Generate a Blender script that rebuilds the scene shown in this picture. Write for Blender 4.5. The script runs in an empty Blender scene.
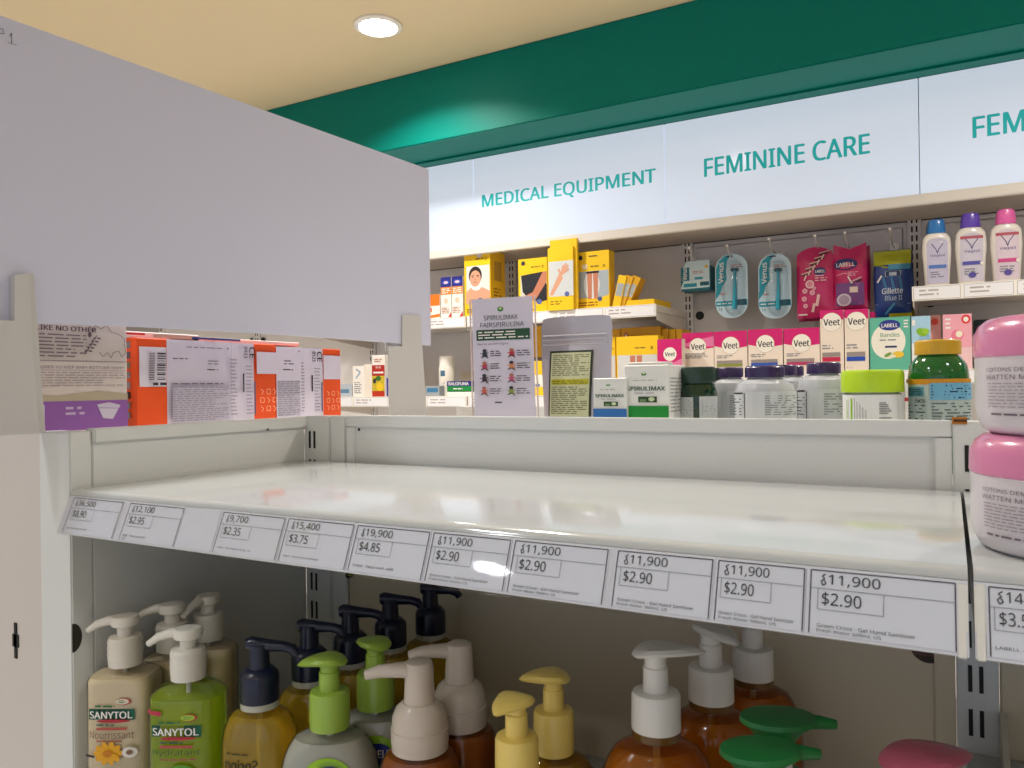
import bpy, bmesh, math, random, os
from mathutils import Vector, Matrix
random.seed(7)
SC = bpy.context.scene
COL = SC.collection
PI = math.pi

# ------------------------------------------------------------------ camera, world, lights, exposure
YAW, PITCH, ROLL, FPX = math.radians(29.3), math.radians(.15), math.radians(-.79), 780.0
FWD = Vector((-math.sin(YAW) * math.cos(PITCH), math.cos(YAW) * math.cos(PITCH), math.sin(PITCH)))
_r = Vector((math.cos(YAW), math.sin(YAW), 0)); _u = _r.cross(FWD)
RGT = _r * math.cos(ROLL) + _u * math.sin(ROLL); UPV = _u * math.cos(ROLL) - _r * math.sin(ROLL)
cam = bpy.data.objects.new('camera', bpy.data.cameras.new('camera'))
cam.data.sensor_width = 36.0
cam.data.lens = FPX / 1024 * 36.0
cam.data.clip_start = 0.02
cam.location = (0, 0, 0)                     # the lens is the origin; the floor lies 1.35 m below
cam.rotation_euler = Matrix((RGT, UPV, -FWD)).transposed().to_euler()
cam.data.dof.use_dof = True
cam.data.dof.focus_distance = 2.0
cam.data.dof.aperture_fstop = 45.0
COL.objects.link(cam)
SC.camera = cam
SC.view_settings.view_transform = 'Standard'
SC.view_settings.look = 'None'
SC.view_settings.gamma = 1.0
SC.view_settings.use_curve_mapping = False
SC.view_settings.exposure = 0.22
W = bpy.data.worlds.new('shop_daylight'); SC.world = W
W.use_nodes = True
W.node_tree.nodes['Background'].inputs[0].default_value = (0.80, 0.85, 1.0, 1)
W.node_tree.nodes['Background'].inputs[1].default_value = 0.66
FLOOR, CEIL = -1.35, 1.005
LAMPS = [(-1.368, 1.707), (-.807, .90), (-2.46, .53), (.45, 1.45), (.75, .1), (-1.2, -.9),
         (.3, -1.3), (-2.7, -1.2), (1.7, 1.45), (-2.9, 1.735), (1.9, -.3), (-1.0, -.35), (-1.7, -2.3)]
LAMP_W, AISLE_W = 8.5, 3.0
for i, (x, y) in enumerate(LAMPS):
    l = bpy.data.lights.new('downlight_lamp', 'AREA')
    l.spread = math.radians(138); l.shape = 'DISK'; l.size = 0.11; l.energy = LAMP_W if y > .4 else AISLE_W
    l.color = (1.0, 0.93, 0.86) if y > .4 else (.86, .93, 1.0)
    o = bpy.data.objects.new('downlight_lamp', l); COL.objects.link(o)
    o.location = (x, y, CEIL - .012)

def at(u, v, X=None, Y=None, Z=None):
    """the real point seen at (u, v) on a plane of constant X, Y or Z"""
    x, y, z = FWD + RGT * ((u - 512) / FPX) + UPV * ((384 - v) / FPX)
    k = X / x if X is not None else Y / y if Y is not None else Z / z
    return Vector((x * k, y * k, z * k))

# ------------------------------------------------------------------ materials
def lin(c):
    if isinstance(c, str):
        c = [int(c[i:i + 2], 16) / 255 for i in (0, 2, 4)]
    return [x / 12.92 if x <= .04045 else ((x + .055) / 1.055) ** 2.4 for x in c[:3]] + [1]

MATS = {}
def M(col, rough=.5, metal=0, trans=0, emit=0, coat=0, alpha=1, ior=1.45, noise=0, nscale=30, bump=0):
    key = (str(col), rough, metal, trans, emit, coat, alpha, ior, noise, nscale, bump)
    if key in MATS: return MATS[key]
    m = bpy.data.materials.new('mat_' + str(col)); m.use_nodes = True
    n = m.node_tree.nodes; L = m.node_tree.links; b = n['Principled BSDF']
    c = lin(col)
    b.inputs['Base Color'].default_value = c
    b.inputs['Roughness'].default_value = rough
    b.inputs['Metallic'].default_value = metal
    b.inputs['Transmission Weight'].default_value = trans
    b.inputs['IOR'].default_value = ior
    b.inputs['Coat Weight'].default_value = coat
    b.inputs['Coat Roughness'].default_value = .08
    b.inputs['Alpha'].default_value = alpha
    if emit:
        b.inputs['Emission Color'].default_value = c
        b.inputs['Emission Strength'].default_value = emit
    if noise or bump:
        t = n.new('ShaderNodeTexCoord'); nz = n.new('ShaderNodeTexNoise')
        nz.inputs['Scale'].default_value = nscale; nz.inputs['Detail'].default_value = 4
        L.new(t.outputs['Object'], nz.inputs['Vector'])
        if noise:
            mx = n.new('ShaderNodeMix'); mx.data_type = 'RGBA'
            mx.inputs['A'].default_value = c
            mx.inputs['B'].default_value = [x * (1 - noise) for x in c[:3]] + [1]
            L.new(nz.outputs['Fac'], mx.inputs['Factor'])
            L.new(mx.outputs['Result'], b.inputs['Base Color'])
        if bump:
            bp = n.new('ShaderNodeBump'); bp.inputs['Strength'].default_value = bump
            bp.inputs['Distance'].default_value = .002
            L.new(nz.outputs['Fac'], bp.inputs['Height']); L.new(bp.outputs[0], b.inputs['Normal'])
    MATS[key] = m
    return m

def clear_plastic(name, tint=(1, 1, 1), gloss=.35, rough=.03):
    if name in MATS: return MATS[name]
    m = bpy.data.materials.new(name); m.use_nodes = True
    n = m.node_tree.nodes; L = m.node_tree.links
    n.remove(n['Principled BSDF'])
    tr = n.new('ShaderNodeBsdfTransparent'); tr.inputs[0].default_value = (*tint, 1)
    gl = n.new('ShaderNodeBsdfGlossy'); gl.inputs['Roughness'].default_value = rough
    fr = n.new('ShaderNodeFresnel'); fr.inputs[0].default_value = 1.45
    ma = n.new('ShaderNodeMath'); ma.operation = 'MULTIPLY_ADD'
    ma.inputs[1].default_value = gloss * 2; ma.inputs[2].default_value = .004; ma.use_clamp = True
    mx = n.new('ShaderNodeMixShader')
    L.new(fr.outputs[0], ma.inputs[0]); L.new(ma.outputs[0], mx.inputs[0])
    L.new(tr.outputs[0], mx.inputs[1]); L.new(gl.outputs[0], mx.inputs[2])
    L.new(mx.outputs[0], n['Material Output'].inputs[0])
    MATS[name] = m
    return m

def liquid(col, trans=.55, rough=.12):
    return M(col, rough, 0, trans, coat=.3, ior=1.2)

STEEL = M('dcdedb', .32, coat=.2, noise=.04, nscale=6)         # white enamelled shelving
STEEL_FAR = M('e9e5e3', .45, noise=.05, nscale=5)
SHELF = M('b9bdbe', .09, coat=.3, noise=.04, nscale=8)
PAPER = M('eeeef2', .6)
INK = M('303338', .6)
GREY = M('8d8f96', .6)
BLACK = M('0b0b0c', .5)
CLEAR = clear_plastic('clear_plastic')
CLEAR_THIN = clear_plastic('clear_rail_strip', gloss=.05, rough=.04)
CLEAR_SOFT = clear_plastic('clear_bag', (.97, .97, .97), .8, .12)

# ------------------------------------------------------------------ mesh builder
_text = {}
try:        # Blender's own interface font, a plain grotesque; the built-in font serves if it is missing
    FONT = bpy.data.fonts.load(os.path.join(bpy.utils.system_resource('DATAFILES'), 'fonts', 'NotoSansHebrew-Regular.woff2'))
except Exception:
    FONT = None
def text_mesh(s, bold):
    k = (s, bold)
    if k not in _text:
        cu = bpy.data.curves.new('t', 'FONT'); cu.body = s; cu.size = 1
        cu.resolution_u = 2
        if FONT: cu.font = FONT
        o = bpy.data.objects.new('t', cu)
        COL.objects.link(o)
        me = o.evaluated_get(bpy.context.evaluated_depsgraph_get()).to_mesh()
        vs = [v.co.to_2d() for v in me.vertices]
        fs = [tuple(p.vertices) for p in me.polygons]
        bpy.data.objects.remove(o); bpy.data.curves.remove(cu)
        if bold:
            n0 = len(vs); vs = vs + [Vector((v.x + .044, v.y + .002)) for v in vs] + [Vector((v.x + .022, v.y + .014)) for v in vs]
            fs = fs + [tuple(a + n0 for a in f) for f in fs] + [tuple(a + 2 * n0 for a in f) for f in fs]
        _text[k] = (vs, fs, n0 if bold else 0)
    return _text[k]

class MB:
    def __init__(s): s.v = []; s.f = []; s.mi = []; s.mats = []
    def slot(s, m):
        if m not in s.mats: s.mats.append(m)
        return s.mats.index(m)
    def add(s, vs, fs, m):
        k = len(s.v); s.v += [Vector(v) for v in vs]
        i = s.slot(m)
        for f in fs: s.f.append(tuple(a + k for a in f)); s.mi.append(i)
        return s
    def box(s, a, b, m, bev=.0, seg=2):
        bm = bmesh.new(); bmesh.ops.create_cube(bm, size=1)
        a, b = Vector(a), Vector(b)
        for v in bm.verts:
            v.co = Vector(((a[i] + b[i]) / 2 + v.co[i] * (b[i] - a[i])) for i in range(3))
        if bev: bmesh.ops.bevel(bm, geom=list(bm.edges), offset=bev, segments=seg, affect='EDGES', clamp_overlap=True)
        bmesh.ops.recalc_face_normals(bm, faces=bm.faces)
        bm.verts.index_update()
        s.add([v.co.copy() for v in bm.verts], [[v.index for v in f.verts] for f in bm.faces], m)
        bm.free(); return s
    def loft(s, prof, m, n=28, cap0=True, cap1=True, ctr=(0, 0)):
        """prof rows: z, half width, half depth, exponent (, dx, dy)"""
        rings = []
        for row in prof:
            z, a, b, e = row[:4]; dx, dy = (row[4], row[5]) if len(row) > 5 else (0, 0)
            r = []
            for i in range(n):
                t = 2 * PI * i / n; c, q = math.cos(t), math.sin(t)
                r.append((ctr[0] + dx + a * math.copysign(abs(c) ** (2 / e), c),
                          ctr[1] + dy + b * math.copysign(abs(q) ** (2 / e), q), z))
            rings.append(r)
        vs = [p for r in rings for p in r]; fs = []
        for k in range(len(rings) - 1):
            for i in range(n):
                j = (i + 1) % n
                fs.append((k * n + i, k * n + j, (k + 1) * n + j, (k + 1) * n + i))
        if cap0: fs.append(tuple(range(n - 1, -1, -1)))
        if cap1: fs.append(tuple((len(rings) - 1) * n + i for i in range(n)))
        return s.add(vs, fs, m)
    def tube(s, pts, rad, m, n=10, flat=1.0):
        pts = [Vector(p) for p in pts]
        rad = rad if isinstance(rad, (list, tuple)) else [rad] * len(pts)
        vs = []; fs = []; prev = None
        for i, p in enumerate(pts):
            t = (pts[min(i + 1, len(pts) - 1)] - pts[max(i - 1, 0)]).normalized()
            a = Vector((0, 1, 0)) if abs(t.y) < .9 else Vector((1, 0, 0))
            if prev is not None: a = prev
            x = (a - t * a.dot(t)).normalized(); y = t.cross(x); prev = x
            for k in range(n):
                q = 2 * PI * k / n
                vs.append(p + x * rad[i] * math.cos(q) + y * rad[i] * math.sin(q) * flat)
        for i in range(len(pts) - 1):
            for k in range(n):
                j = (k + 1) % n
                fs.append((i * n + k, i * n + j, (i + 1) * n + j, (i + 1) * n + k))
        fs.append(tuple(range(n - 1, -1, -1))); fs.append(tuple((len(pts) - 1) * n + k for k in range(n)))
        return s.add(vs, fs, m)
    def prism(s, pts, fmap, t, m):
        """outline pts (x, y) mapped by fmap(x, y, off) into a slab of thickness t"""
        n = len(pts)
        vs = [fmap(x, y, 0) for x, y in pts] + [fmap(x, y, t) for x, y in pts]
        fs = [tuple(range(n - 1, -1, -1)), tuple(range(n, 2 * n))]
        fs += [(i, (i + 1) % n, n + (i + 1) % n, n + i) for i in range(n)]
        return s.add(vs, fs, m)
    def build(s, name, parent=None, angle=35, flatshade=False):
        me = bpy.data.meshes.new(name)
        me.from_pydata([tuple(v) for v in s.v], [], s.f)
        for m in s.mats: me.materials.append(m)
        me.polygons.foreach_set('material_index', s.mi)
        if not flatshade:
            me.polygons.foreach_set('use_smooth', [True] * len(s.f))
            me.set_sharp_from_angle(angle=math.radians(angle))
        me.update()
        o = bpy.data.objects.new(name, me); COL.objects.link(o)
        if parent is not None: o.parent = parent
        return o

class Print(MB):
    """flat print on a surface, each shape a hair proud of the one before"""
    def __init__(s, fmap, step=.00012, z0=.0002, sub=.012):
        super().__init__(); s.fm = fmap; s.step = step; s.o = z0; s.sub = sub
    def up(s): s.o += s.step; return s.o
    def rect(s, x0, y0, x1, y1, m):
        o = s.up(); n = max(1, int(abs(x1 - x0) / s.sub) + 1); k = max(1, int(abs(y1 - y0) / (s.sub * 1.5)) + 1) if s.sub < 1 else 1
        if s.sub >= 1: n = 1
        vs = [s.fm(x0 + (x1 - x0) * i / n, y0 + (y1 - y0) * j / k, o) for j in range(k + 1) for i in range(n + 1)]
        fs = [(j * (n + 1) + i, j * (n + 1) + i + 1, (j + 1) * (n + 1) + i + 1, (j + 1) * (n + 1) + i) for j in range(k) for i in range(n)]
        return s.add(vs, fs, m)
    def poly(s, pts, m):
        o = s.up(); return s.add([s.fm(x, y, o) for x, y in pts], [tuple(range(len(pts)))], m)
    def ell(s, cx, cy, rx, ry, m, n=24, rot=0):
        c, q = math.cos(rot), math.sin(rot)
        return s.poly([(cx + rx * math.cos(2 * PI * i / n) * c - ry * math.sin(2 * PI * i / n) * q,
                        cy + rx * math.cos(2 * PI * i / n) * q + ry * math.sin(2 * PI * i / n) * c) for i in range(n)], m)
    def line(s, pts, w, m):
        o = s.up()
        for (a, b), (c, d) in zip(pts[:-1], pts[1:]):
            L = math.hypot(c - a, d - b) or 1; nx, ny = -(d - b) / L * w / 2, (c - a) / L * w / 2
            s.add([s.fm(a + nx, b + ny, o), s.fm(a - nx, b - ny, o), s.fm(c - nx, d - ny, o), s.fm(c + nx, d + ny, o)], [(0, 1, 2, 3)], m)
        return s
    def frame(s, x0, y0, x1, y1, w, m):
        return s.line([(x0, y0), (x1, y0), (x1, y1), (x0, y1), (x0, y0)], w, m)
    def text(s, t, x0, y0, x1, y1, m, bold=False, mirror=False, turn=False):
        o = s.up(); vs, fs, n0 = text_mesh(t, bold)
        if not vs: return s
        ax, bx = min(v.x for v in vs), max(v.x for v in vs); ay, by = min(v.y for v in vs), max(v.y for v in vs)
        out = []
        for iv, v in enumerate(vs):
            p, q = (v.x - ax) / (bx - ax), (v.y - ay) / (by - ay)
            if mirror: p = 1 - p
            if turn == 2: p, q = 1 - q, p
            elif turn: p, q = q, 1 - p
            out.append(s.fm(x0 + (x1 - x0) * p, y0 + (y1 - y0) * q, o + (iv // n0 * s.step * .3 if n0 else 0)))
        return s.add(out, fs, m)
    def micro(s, x0, y0, x1, y1, n, m, h=.45):
        """rows of print too small to read: words as short bars"""
        o = s.up(); dy = (y1 - y0) / n
        for i in range(n):
            y = y1 - dy * (i + .5); x = x0
            end = x1 - (x1 - x0) * random.choice((0, 0, .1, .25))
            while x < end:
                w = min(dy * random.uniform(1.2, 4.0), end - x); hh = dy * h / 2
                s.add([s.fm(x, y - hh, o), s.fm(x + w, y - hh, o), s.fm(x + w, y + hh, o), s.fm(x, y + hh, o)], [(0, 1, 2, 3)], m)
                x += w + dy * .6
        return s
    def go(s, name, parent): return s.build(name, parent, flatshade=True)

def front(w, d, zv=0, h=1):  return lambda x, y, o: (x - w / 2, -d / 2 - o, zv + y * (h - zv) / h)
def right(w, d, zv=0, h=1):  return lambda x, y, o: (w / 2 + o, -d / 2 + x, zv + y * (h - zv) / h)
def plane_y(Y):        return lambda x, y, o: (x, Y - o, y)

def thing(name, label, cat, loc=(0, 0, 0), rz=0, group=None):
    o = bpy.data.objects.new(name, None); COL.objects.link(o)
    o.empty_display_size = .02
    o.location = loc; o.rotation_euler = (0, 0, rz)
    o['label'] = label; o['category'] = cat
    if group: o['group'] = group
    return o
def structure(o): o['kind'] = 'structure'; return o
def tagmesh(o, label, cat, group=None):
    o['label'] = label; o['category'] = cat
    if group: o['group'] = group
    return o

# ================================================================== ROOM SHELL
X0, X1, YB, YF = -4.2, 3.2, 2.62, -3.6
structure(MB().box((X0, YF, FLOOR - .1), (X1, YB + .1, FLOOR), M('ece8e0', .35, noise=.06, nscale=3)).build('floor'))
structure(MB().box((X0, YF, CEIL), (X1, YB + .1, CEIL + .1), M('e8d5b0', .75, noise=.02, nscale=4)).build('ceiling'))
structure(MB().box((X0, YB, FLOOR), (X1, YB + .1, CEIL), M('b9b2ac', .7)).build('wall_back'))
structure(MB().box((X0 - .1, YF, FLOOR), (X0, YB + .1, CEIL), M('d8d2ca', .7)).build('wall_left'))
structure(MB().box((X1, YF, FLOOR), (X1 + .1, YB + .1, CEIL), M('d8d2ca', .7)).build('wall_right'))
TEAL = M('00766a', .45, coat=0, noise=.05, nscale=3)
TEAL.node_tree.nodes['Principled BSDF'].inputs['Specular IOR Level'].default_value = .15
BH_Y, BH_Z = 2.02, .7715
structure(MB().box((X0, BH_Y, BH_Z), (X1, YB, CEIL - .001), TEAL, .003).build('bulkhead_wall'))

for i, (x, y) in enumerate(LAMPS):
    t = thing('downlight', ['round white ceiling downlight glowing above the blank white board',
              'recessed ceiling downlight out of view above the shop aisle'][i > 0], 'downlight', (x, y, CEIL),
              group=None if i == 0 else 'downlights beyond the frame')
    b = MB(); b.loft([(-.001, .066, .066, 2), (-.006, .066, .066, 2), (-.009, .060, .060, 2), (-.009, .054, .054, 2), (-.002, .050, .050, 2)], M('f2efe8', .4), 40, True, False)
    b.build('trim_ring', t)
    b = MB(); b.loft([(-.004, .052, .052, 2), (-.0085, .052, .052, 2)], M('fff6ea', .4, emit=14), 40); b.build('lamp_disc', t)

# ================================================================== WALL GONDOLA
YS, YW = 2.228, 2.53                      # front of the canopy, face of the back panel
MOD = .6645
UP = [-.083 + MOD * k for k in range(-5, 4)]
DIV = [-.0595 + MOD * k for k in range(-5, 4)]
SIGN_B, SIGN_T = .471, .7655
wg = thing('shelving_unit', 'grey enamelled wall shelving run with slotted uprights under the lettered signs', 'shelving', (0, 0, 0))
for i in range(len(UP) - 1):
    b = MB(); x0, x1 = UP[i] + .018, UP[i + 1] - .018
    right_dark = i == 5
    b.box((x0, YW, -.9), (x1, YW + .02, .459), STEEL_FAR, .002)
    b.build('back_panel', wg)
    if i in (4, 5):
        b = MB(); b.box((x0 + .012, YW - .004, -.2), (x1 - .012, YW, .444), STEEL_FAR, .003); b.build('back_panel', wg)
for i, x in enumerate(UP):
    b = MB(); b.box((x - .018, YW - .008, -.9), (x + .018, YW + .02, .464), STEEL_FAR, .002)
    for k in range(24):
        z = -.15 + k * .0262
        for sx in (-.006, .006):
            b.box((x + sx - .0022, YW - .0086, z), (x + sx + .0022, YW - .0079, z + .017), BLACK)
    b.build('upright', wg)
    b = MB()
    for sx in (-.038, .038):
        b.loft([(0, .014, .014, 2), (.0012, .014, .014, 2)], BLACK, 20)
    for j in range(len(b.v)):
        sx = -.038 if j < 40 else .038
        p = b.v[j]; b.v[j] = Vector((x + sx + p.x, YW - .005 - p.z, .222 + p.y))
    b.build('round_hole', wg)
structure(MB().box((X0, YW - .002, .459), (X1, YW + .02, .467), BLACK).build('dark_gap_1', wg))  # black strip painted in for the dark gap above the back panels
# canopy: deck, trim lip and the white sign panels above it
b = MB(); b.box((X0, YS - .045, SIGN_T + .0006), (X1, YS - .002, SIGN_T + .0052), TEAL, .001)
b.build('top_strip', wg)
b = MB(); b.box((X0, YS + .012, SIGN_B - .010), (X1, YB, SIGN_B - .001), M('c9bdb2', .5), .001); b.build('canopy_deck', wg)
b = MB(); b.box((X0, YS - .006, SIGN_B - .027), (X1, YS + .012, SIGN_B), M('e6e0d8', .4), .002); b.build('canopy_lip', wg)
SIGN = M('dfe7f3', .13, coat=.5, emit=.48)  # glow added to lift and even out the panels' brightness
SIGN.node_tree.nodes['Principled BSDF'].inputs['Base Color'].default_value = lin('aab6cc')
SIGNT = M('109a9c', .4, emit=.45)  # letters given a glow too, brightening their teal
words = {3: 'MEDICAL EQUIPMENT', 4: 'FEMININE CARE', 5: 'FEMININE CARE'}
for i in range(len(DIV) - 1):
    x0, x1 = DIV[i] + .001, DIV[i + 1] - .001
    if i < 2 or i > 6: lab = 'plain white glossy fascia sign panel out of view'
    lab = {2: 'blank white fascia sign panel just right of the leaning white board, left of MEDICAL EQUIPMENT',
           3: 'white fascia sign panel reading MEDICAL EQUIPMENT in teal capitals',
           4: 'white fascia sign panel reading FEMININE CARE in full, centre of the row',
           5: 'white fascia sign panel at the right edge, reading FEM cut off by the frame'}.get(i, 'plain white fascia panel beyond the ends of the lettered signs')
    t = thing('fascia_sign', lab, 'sign', ((x0 + x1) / 2, YS, SIGN_B), group='fascia signs over the wall shelves')
    w = x1 - x0
    MB().box((-w / 2, 0, 0), (w / 2, .010, SIGN_T - SIGN_B), SIGN, .001).build('panel', t)
    if i in words:
        P = Print(front(w, 0), step=.0003, sub=9)
        if i == 3: a, c = at(482, 201, Y=YS), at(656, 178.5, Y=YS)
        else: a, c = at(704, 166, Y=YS), at(870, 145.5, Y=YS)
        bx = (DIV[3] if i == 3 else DIV[4])
        hh = .0255 if i == 3 else .0268
        zc = (a.z + c.z) / 2 - SIGN_B
        P.text(words[i], a.x - bx - .001, zc - hh, c.x - bx - .001, zc + hh, SIGNT, True)
        P.go('lettering', [c for c in COL.objects if c.parent == t][0])

RAIL = M('f4efe8', .35)
def wall_shelf(k, zt, label, depth_front=2.215, tickets=4, end=False, seed=1):
    x0, x1 = UP[k] + .003, UP[k + 1] - .003
    t = thing('wall_shelf', label, 'shelf', ((x0 + x1) / 2, YW, zt))
    w = x1 - x0; d = YW - .009 - depth_front
    b = MB(); b.box((-w / 2, -d - .009, -.024), (w / 2, -.009, 0), M('e6ded4', .35), .003); b.build('board', t)
    b = MB(); b.box((-w / 2, -d - .016, -.036), (w / 2, -d - .009, .001), RAIL, .001); pr_ = b.build('price_rail', t)
    for s in (-1, 1):
        f = lambda x, y, o, s=s: (s * (w / 2 - .004) + s * o, x, y)
        MB().prism([(-d, -.024), (-d, -.045), (-.02, -.075), (-.009, -.075), (-.009, -.024)], f, .003, M('ddd5cc', .4)).build('bracket', t)
    random.seed(seed); fm = lambda x, y, o: (x, -d - .016 - o, y)
    n = tickets; tw = w / n
    for i in range(n):
        if random.random() < .12: continue
        P = Print(fm, sub=9); xa = -w / 2 + i * tw + .004; xb = xa + tw - .008
        P.rect(xa, -.033, xb, -.002, PAPER); P.frame(xa, -.033, xb, -.002, .0008, GREY)
        P.micro(xa + .012, -.026, xa + tw * .5, -.006, 2, M('b4aaa4'), .4)
        P.go('price_ticket', pr_)
    return t
zU, zL, zM = .2355, -.0325, .026
wall_shelf(2, zU, 'upper wall shelf left of the yellow neck support box, mostly behind the white board', seed=4)
wall_shelf(3, zU, 'upper wall shelf holding the yellow bandage boxes', seed=5)
wall_shelf(5, zU, 'upper wall shelf at the right edge holding three wash bottles', seed=2, tickets=6)
wall_shelf(2, zL, 'lower wall shelf at left holding the white bottle and navy and green box', seed=3)
wall_shelf(3, zL, 'lower wall shelf under the yellow boxes, mostly behind poster and pouch', seed=8)
wall_shelf(4, zM, 'wall shelf behind the pill bottles holding the pink hair removal boxes', seed=9)
wall_shelf(5, zM, 'wall shelf at the right holding the pink box, below the wash bottles', seed=10)

YEL = M('f7ca1e', .4); YEL2 = M('e0a818', .45); SKIN = M('d9a183', .6); SKIN2 = M('c47f62', .6); WHT = M('f3eee8', .45)
def carton(name, label, cat, x0, x1, z0, z1, Y, depth, mat, draw=None, side=None, group=None, rz=0, bev=.0008):
    w, h = x1 - x0, z1 - z0
    t = thing(name, label, cat, ((x0 + x1) / 2, Y + depth / 2, z0), rz, group)
    zv = max(0, -.0459 * Y - z0) if Y < 1.5 else 0      # what the gondola's back panel hides carries no print
    ct = MB().box((-w / 2, -depth / 2, 0), (w / 2, depth / 2, h), mat, bev, 1).build('carton', t)
    if draw:
        P = Print(front(w, depth, zv, h), sub=9); draw(P, w, h); P.go('front_print', ct)
    if side:
        P = Print(right(w, depth, zv, h), sub=9); side(P, depth, h); P.go('side_print', ct)
    return t
def cpx(name, label, cat, u0, u1, vt, Y, z0, depth, mat, draw=None, side=None, group=None, rz=0):
    return carton(name, label, cat, at(u0, 400, Y=Y).x, at(u1, 400, Y=Y).x, z0, at((u0 + u1) / 2, vt, Y=Y).z, Y, depth, mat, draw, side, group, rz)

# ---- upper left: small medicine boxes
def d_orange(P, w, h):
    P.rect(0, h * .55, w, h, M('ee7a22', .5)); P.text('can', w * .1, h * .3, w * .7, h * .5, M('d8602a'), True)
    P.ell(w * .4, h * .78, w * .25, h * .1, WHT); P.poly([(0, 0), (w, h * .1), (w, h * .22), (0, h * .08)], M('ee7a22', .5))
cpx('medicine_box', 'low orange and white medicine box right beside the blank white board', 'box', 415, 441, 295, 2.24, zU, .06, WHT, d_orange)
def d_spray(P, w, h):
    P.rect(0, h * .76, w, h, M('2a2f86', .4)); P.ell(w / 2, h * .87, w * .36, h * .055, M('3f55b8')); P.ell(w / 2, h * .87, w * .22, h * .03, M('f0c8d0'))
    P.rect(0, h * .58, w, h * .76, M('ee8a30', .5)); P.micro(w * .1, h * .6, w * .9, h * .74, 3, WHT)
    P.ell(w / 2, h * .43, w * .2, h * .07, M('e8c8b0')); P.micro(w * .1, h * .12, w * .8, h * .28, 4, M('b98a70'))
    P.poly([(w * .6, 0), (w, 0), (w, h * .16)], M('c03028'))
cpx('medicine_box', 'tall navy-topped orange and white box, left one of the pair', 'box', 442.3, 452.6, 277, 2.24, zU, .045, WHT, d_spray, group='navy-topped medicine boxes')
cpx('medicine_box', 'tall navy-topped orange and white box, right one of the pair', 'box', 453.4, 464.2, 276, 2.24, zU, .045, WHT, d_spray, group='navy-topped medicine boxes')
def logo_y(P, w, h, y):
    P.micro(w * .45, y - h * .012, w * .8, y + h * .012, 1, M('8a7020'), .8); P.line([(w * .82, y + h * .02), (w * .88, y), (w * .82, y - h * .03)], w * .02, M('6c5820'))
def d_neck(P, w, h):
    P.rect(w * .08, h * .22, w * .97, h * .78, M('dcdcd8', .5))
    P.poly([(w * .06, h * .2), (w * .05, h * .38), (w * .3, h * .46), (w * .62, h * .46), (w * .98, h * .38), (w * .98, h * .2)], SKIN)
    P.ell(w * .46, h * .48, w * .2, h * .08, WHT)
    P.ell(w * .43, h * .63, w * .25, h * .14, M('2c2320')); P.ell(w * .43, h * .585, w * .21, h * .125, SKIN)
    P.rect(w * .27, h * .625, w * .38, h * .635, M('2c2320')); P.rect(w * .47, h * .625, w * .58, h * .635, M('2c2320'))
    P.rect(w * .3, h * .605, w * .36, h * .615, INK); P.rect(w * .5, h * .605, w * .56, h * .615, INK)
    P.poly([(w * .42, h * .6), (w * .45, h * .56), (w * .4, h * .56)], SKIN2); P.rect(w * .37, h * .525, w * .49, h * .535, M('a05848'))
    P.ell(w * .62, h * .25, w * .09, h * .035, M('4a5a96')); P.ell(w * .6, h * .93, w * .1, h * .03, M('c9c9d6'))
    logo_y(P, w, h, h * .88); P.micro(w * .1, h * .06, w * .7, h * .14, 2, M('a07818'))
cpx('support_box', 'tall yellow box showing a man wearing a neck collar', 'box', 466, 492, 251, 2.24, zU, .10, YEL, d_neck,
    lambda P, w, h: (P.rect(w * .25, h * .55, w * .75, h * .85, M('c9a040')), P.micro(w * .2, h * .2, w * .8, h * .45, 5, M('a07818'))))
def d_elbow(P, w, h):
    P.poly([(w * .08, h * .3), (w * .08, h * .7), (w * .98, h * .74), (w * .98, h * .25)], M('d8d4c8'))
    P.poly([(w * .1, h * .7), (w * .85, h * .74), (w * .98, h * .5), (w * .98, h * .22), (w * .5, h * .16), (w * .15, h * .4)], M('23252e'))
    P.poly([(w * .02, h * .28), (w * .5, h * .38), (w * .85, h * .74), (w * .98, h * .74), (w * .98, h * .56), (w * .62, h * .26), (w * .3, h * .12)], SKIN2)
    P.poly([(0, 0), (w, 0), (w, h * .22), (w * .7, h * .18), (w * .4, h * .26), (0, h * .2)], YEL)
    P.ell(w * .72, h * .2, w * .09, h * .05, M('5a6aa6')); P.ell(w * .18, h * .92, w * .07, h * .04, INK); logo_y(P, w, h, h * .84)
    P.micro(w * .1, h * .04, w * .6, h * .12, 2, M('a07818'))
cpx('support_box', 'yellow box with a forearm across a dark garment, behind the poster top', 'box', 520, 549, 258, 2.24, zU, .07, YEL, d_elbow)
def d_hand(P, w, h):
    P.rect(w * .04, h * .22, w, h * .78, M('cfd4d6'))
    P.poly([(w * .06, h * .25), (w * .2, h * .24), (w * .6, h * .5), (w * .5, h * .62), (w * .35, h * .5)], SKIN)
    for a, l in ((1.25, .2), (1.0, .26), (.75, .27), (.5, .24), (2.0, .14)):
        x, y = w * .52, h * .55
        P.line([(x, y), (x + math.cos(a) * w * l * 1.5, y + math.sin(a) * h * l * .85)], w * .07, SKIN)
    P.ell(w * .75, h * .25, w * .09, h * .04, M('5a6aa6')); P.poly([(0, 0), (w, 0), (w, h * .2), (w * .5, h * .17), (0, h * .24)], YEL)
    P.micro(w * .1, h * .08, w * .6, h * .16, 2, M('8a6818'))
cpx('support_box', 'tall yellow box with an open hand and wrist', 'box', 549.5, 575, 247, 2.203, zU, .009, YEL, d_hand)
cpx('support_box', 'plain yellow box top poking up behind the hand and wrist box', 'box', 552, 579, 239, 2.2125, zU, .012, YEL,
    lambda P, w, h: (P.ell(w * .4, h * .8, w * .12, h * .04, M('c9c0dc')), logo_y(P, w, h, h * .76)))
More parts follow.
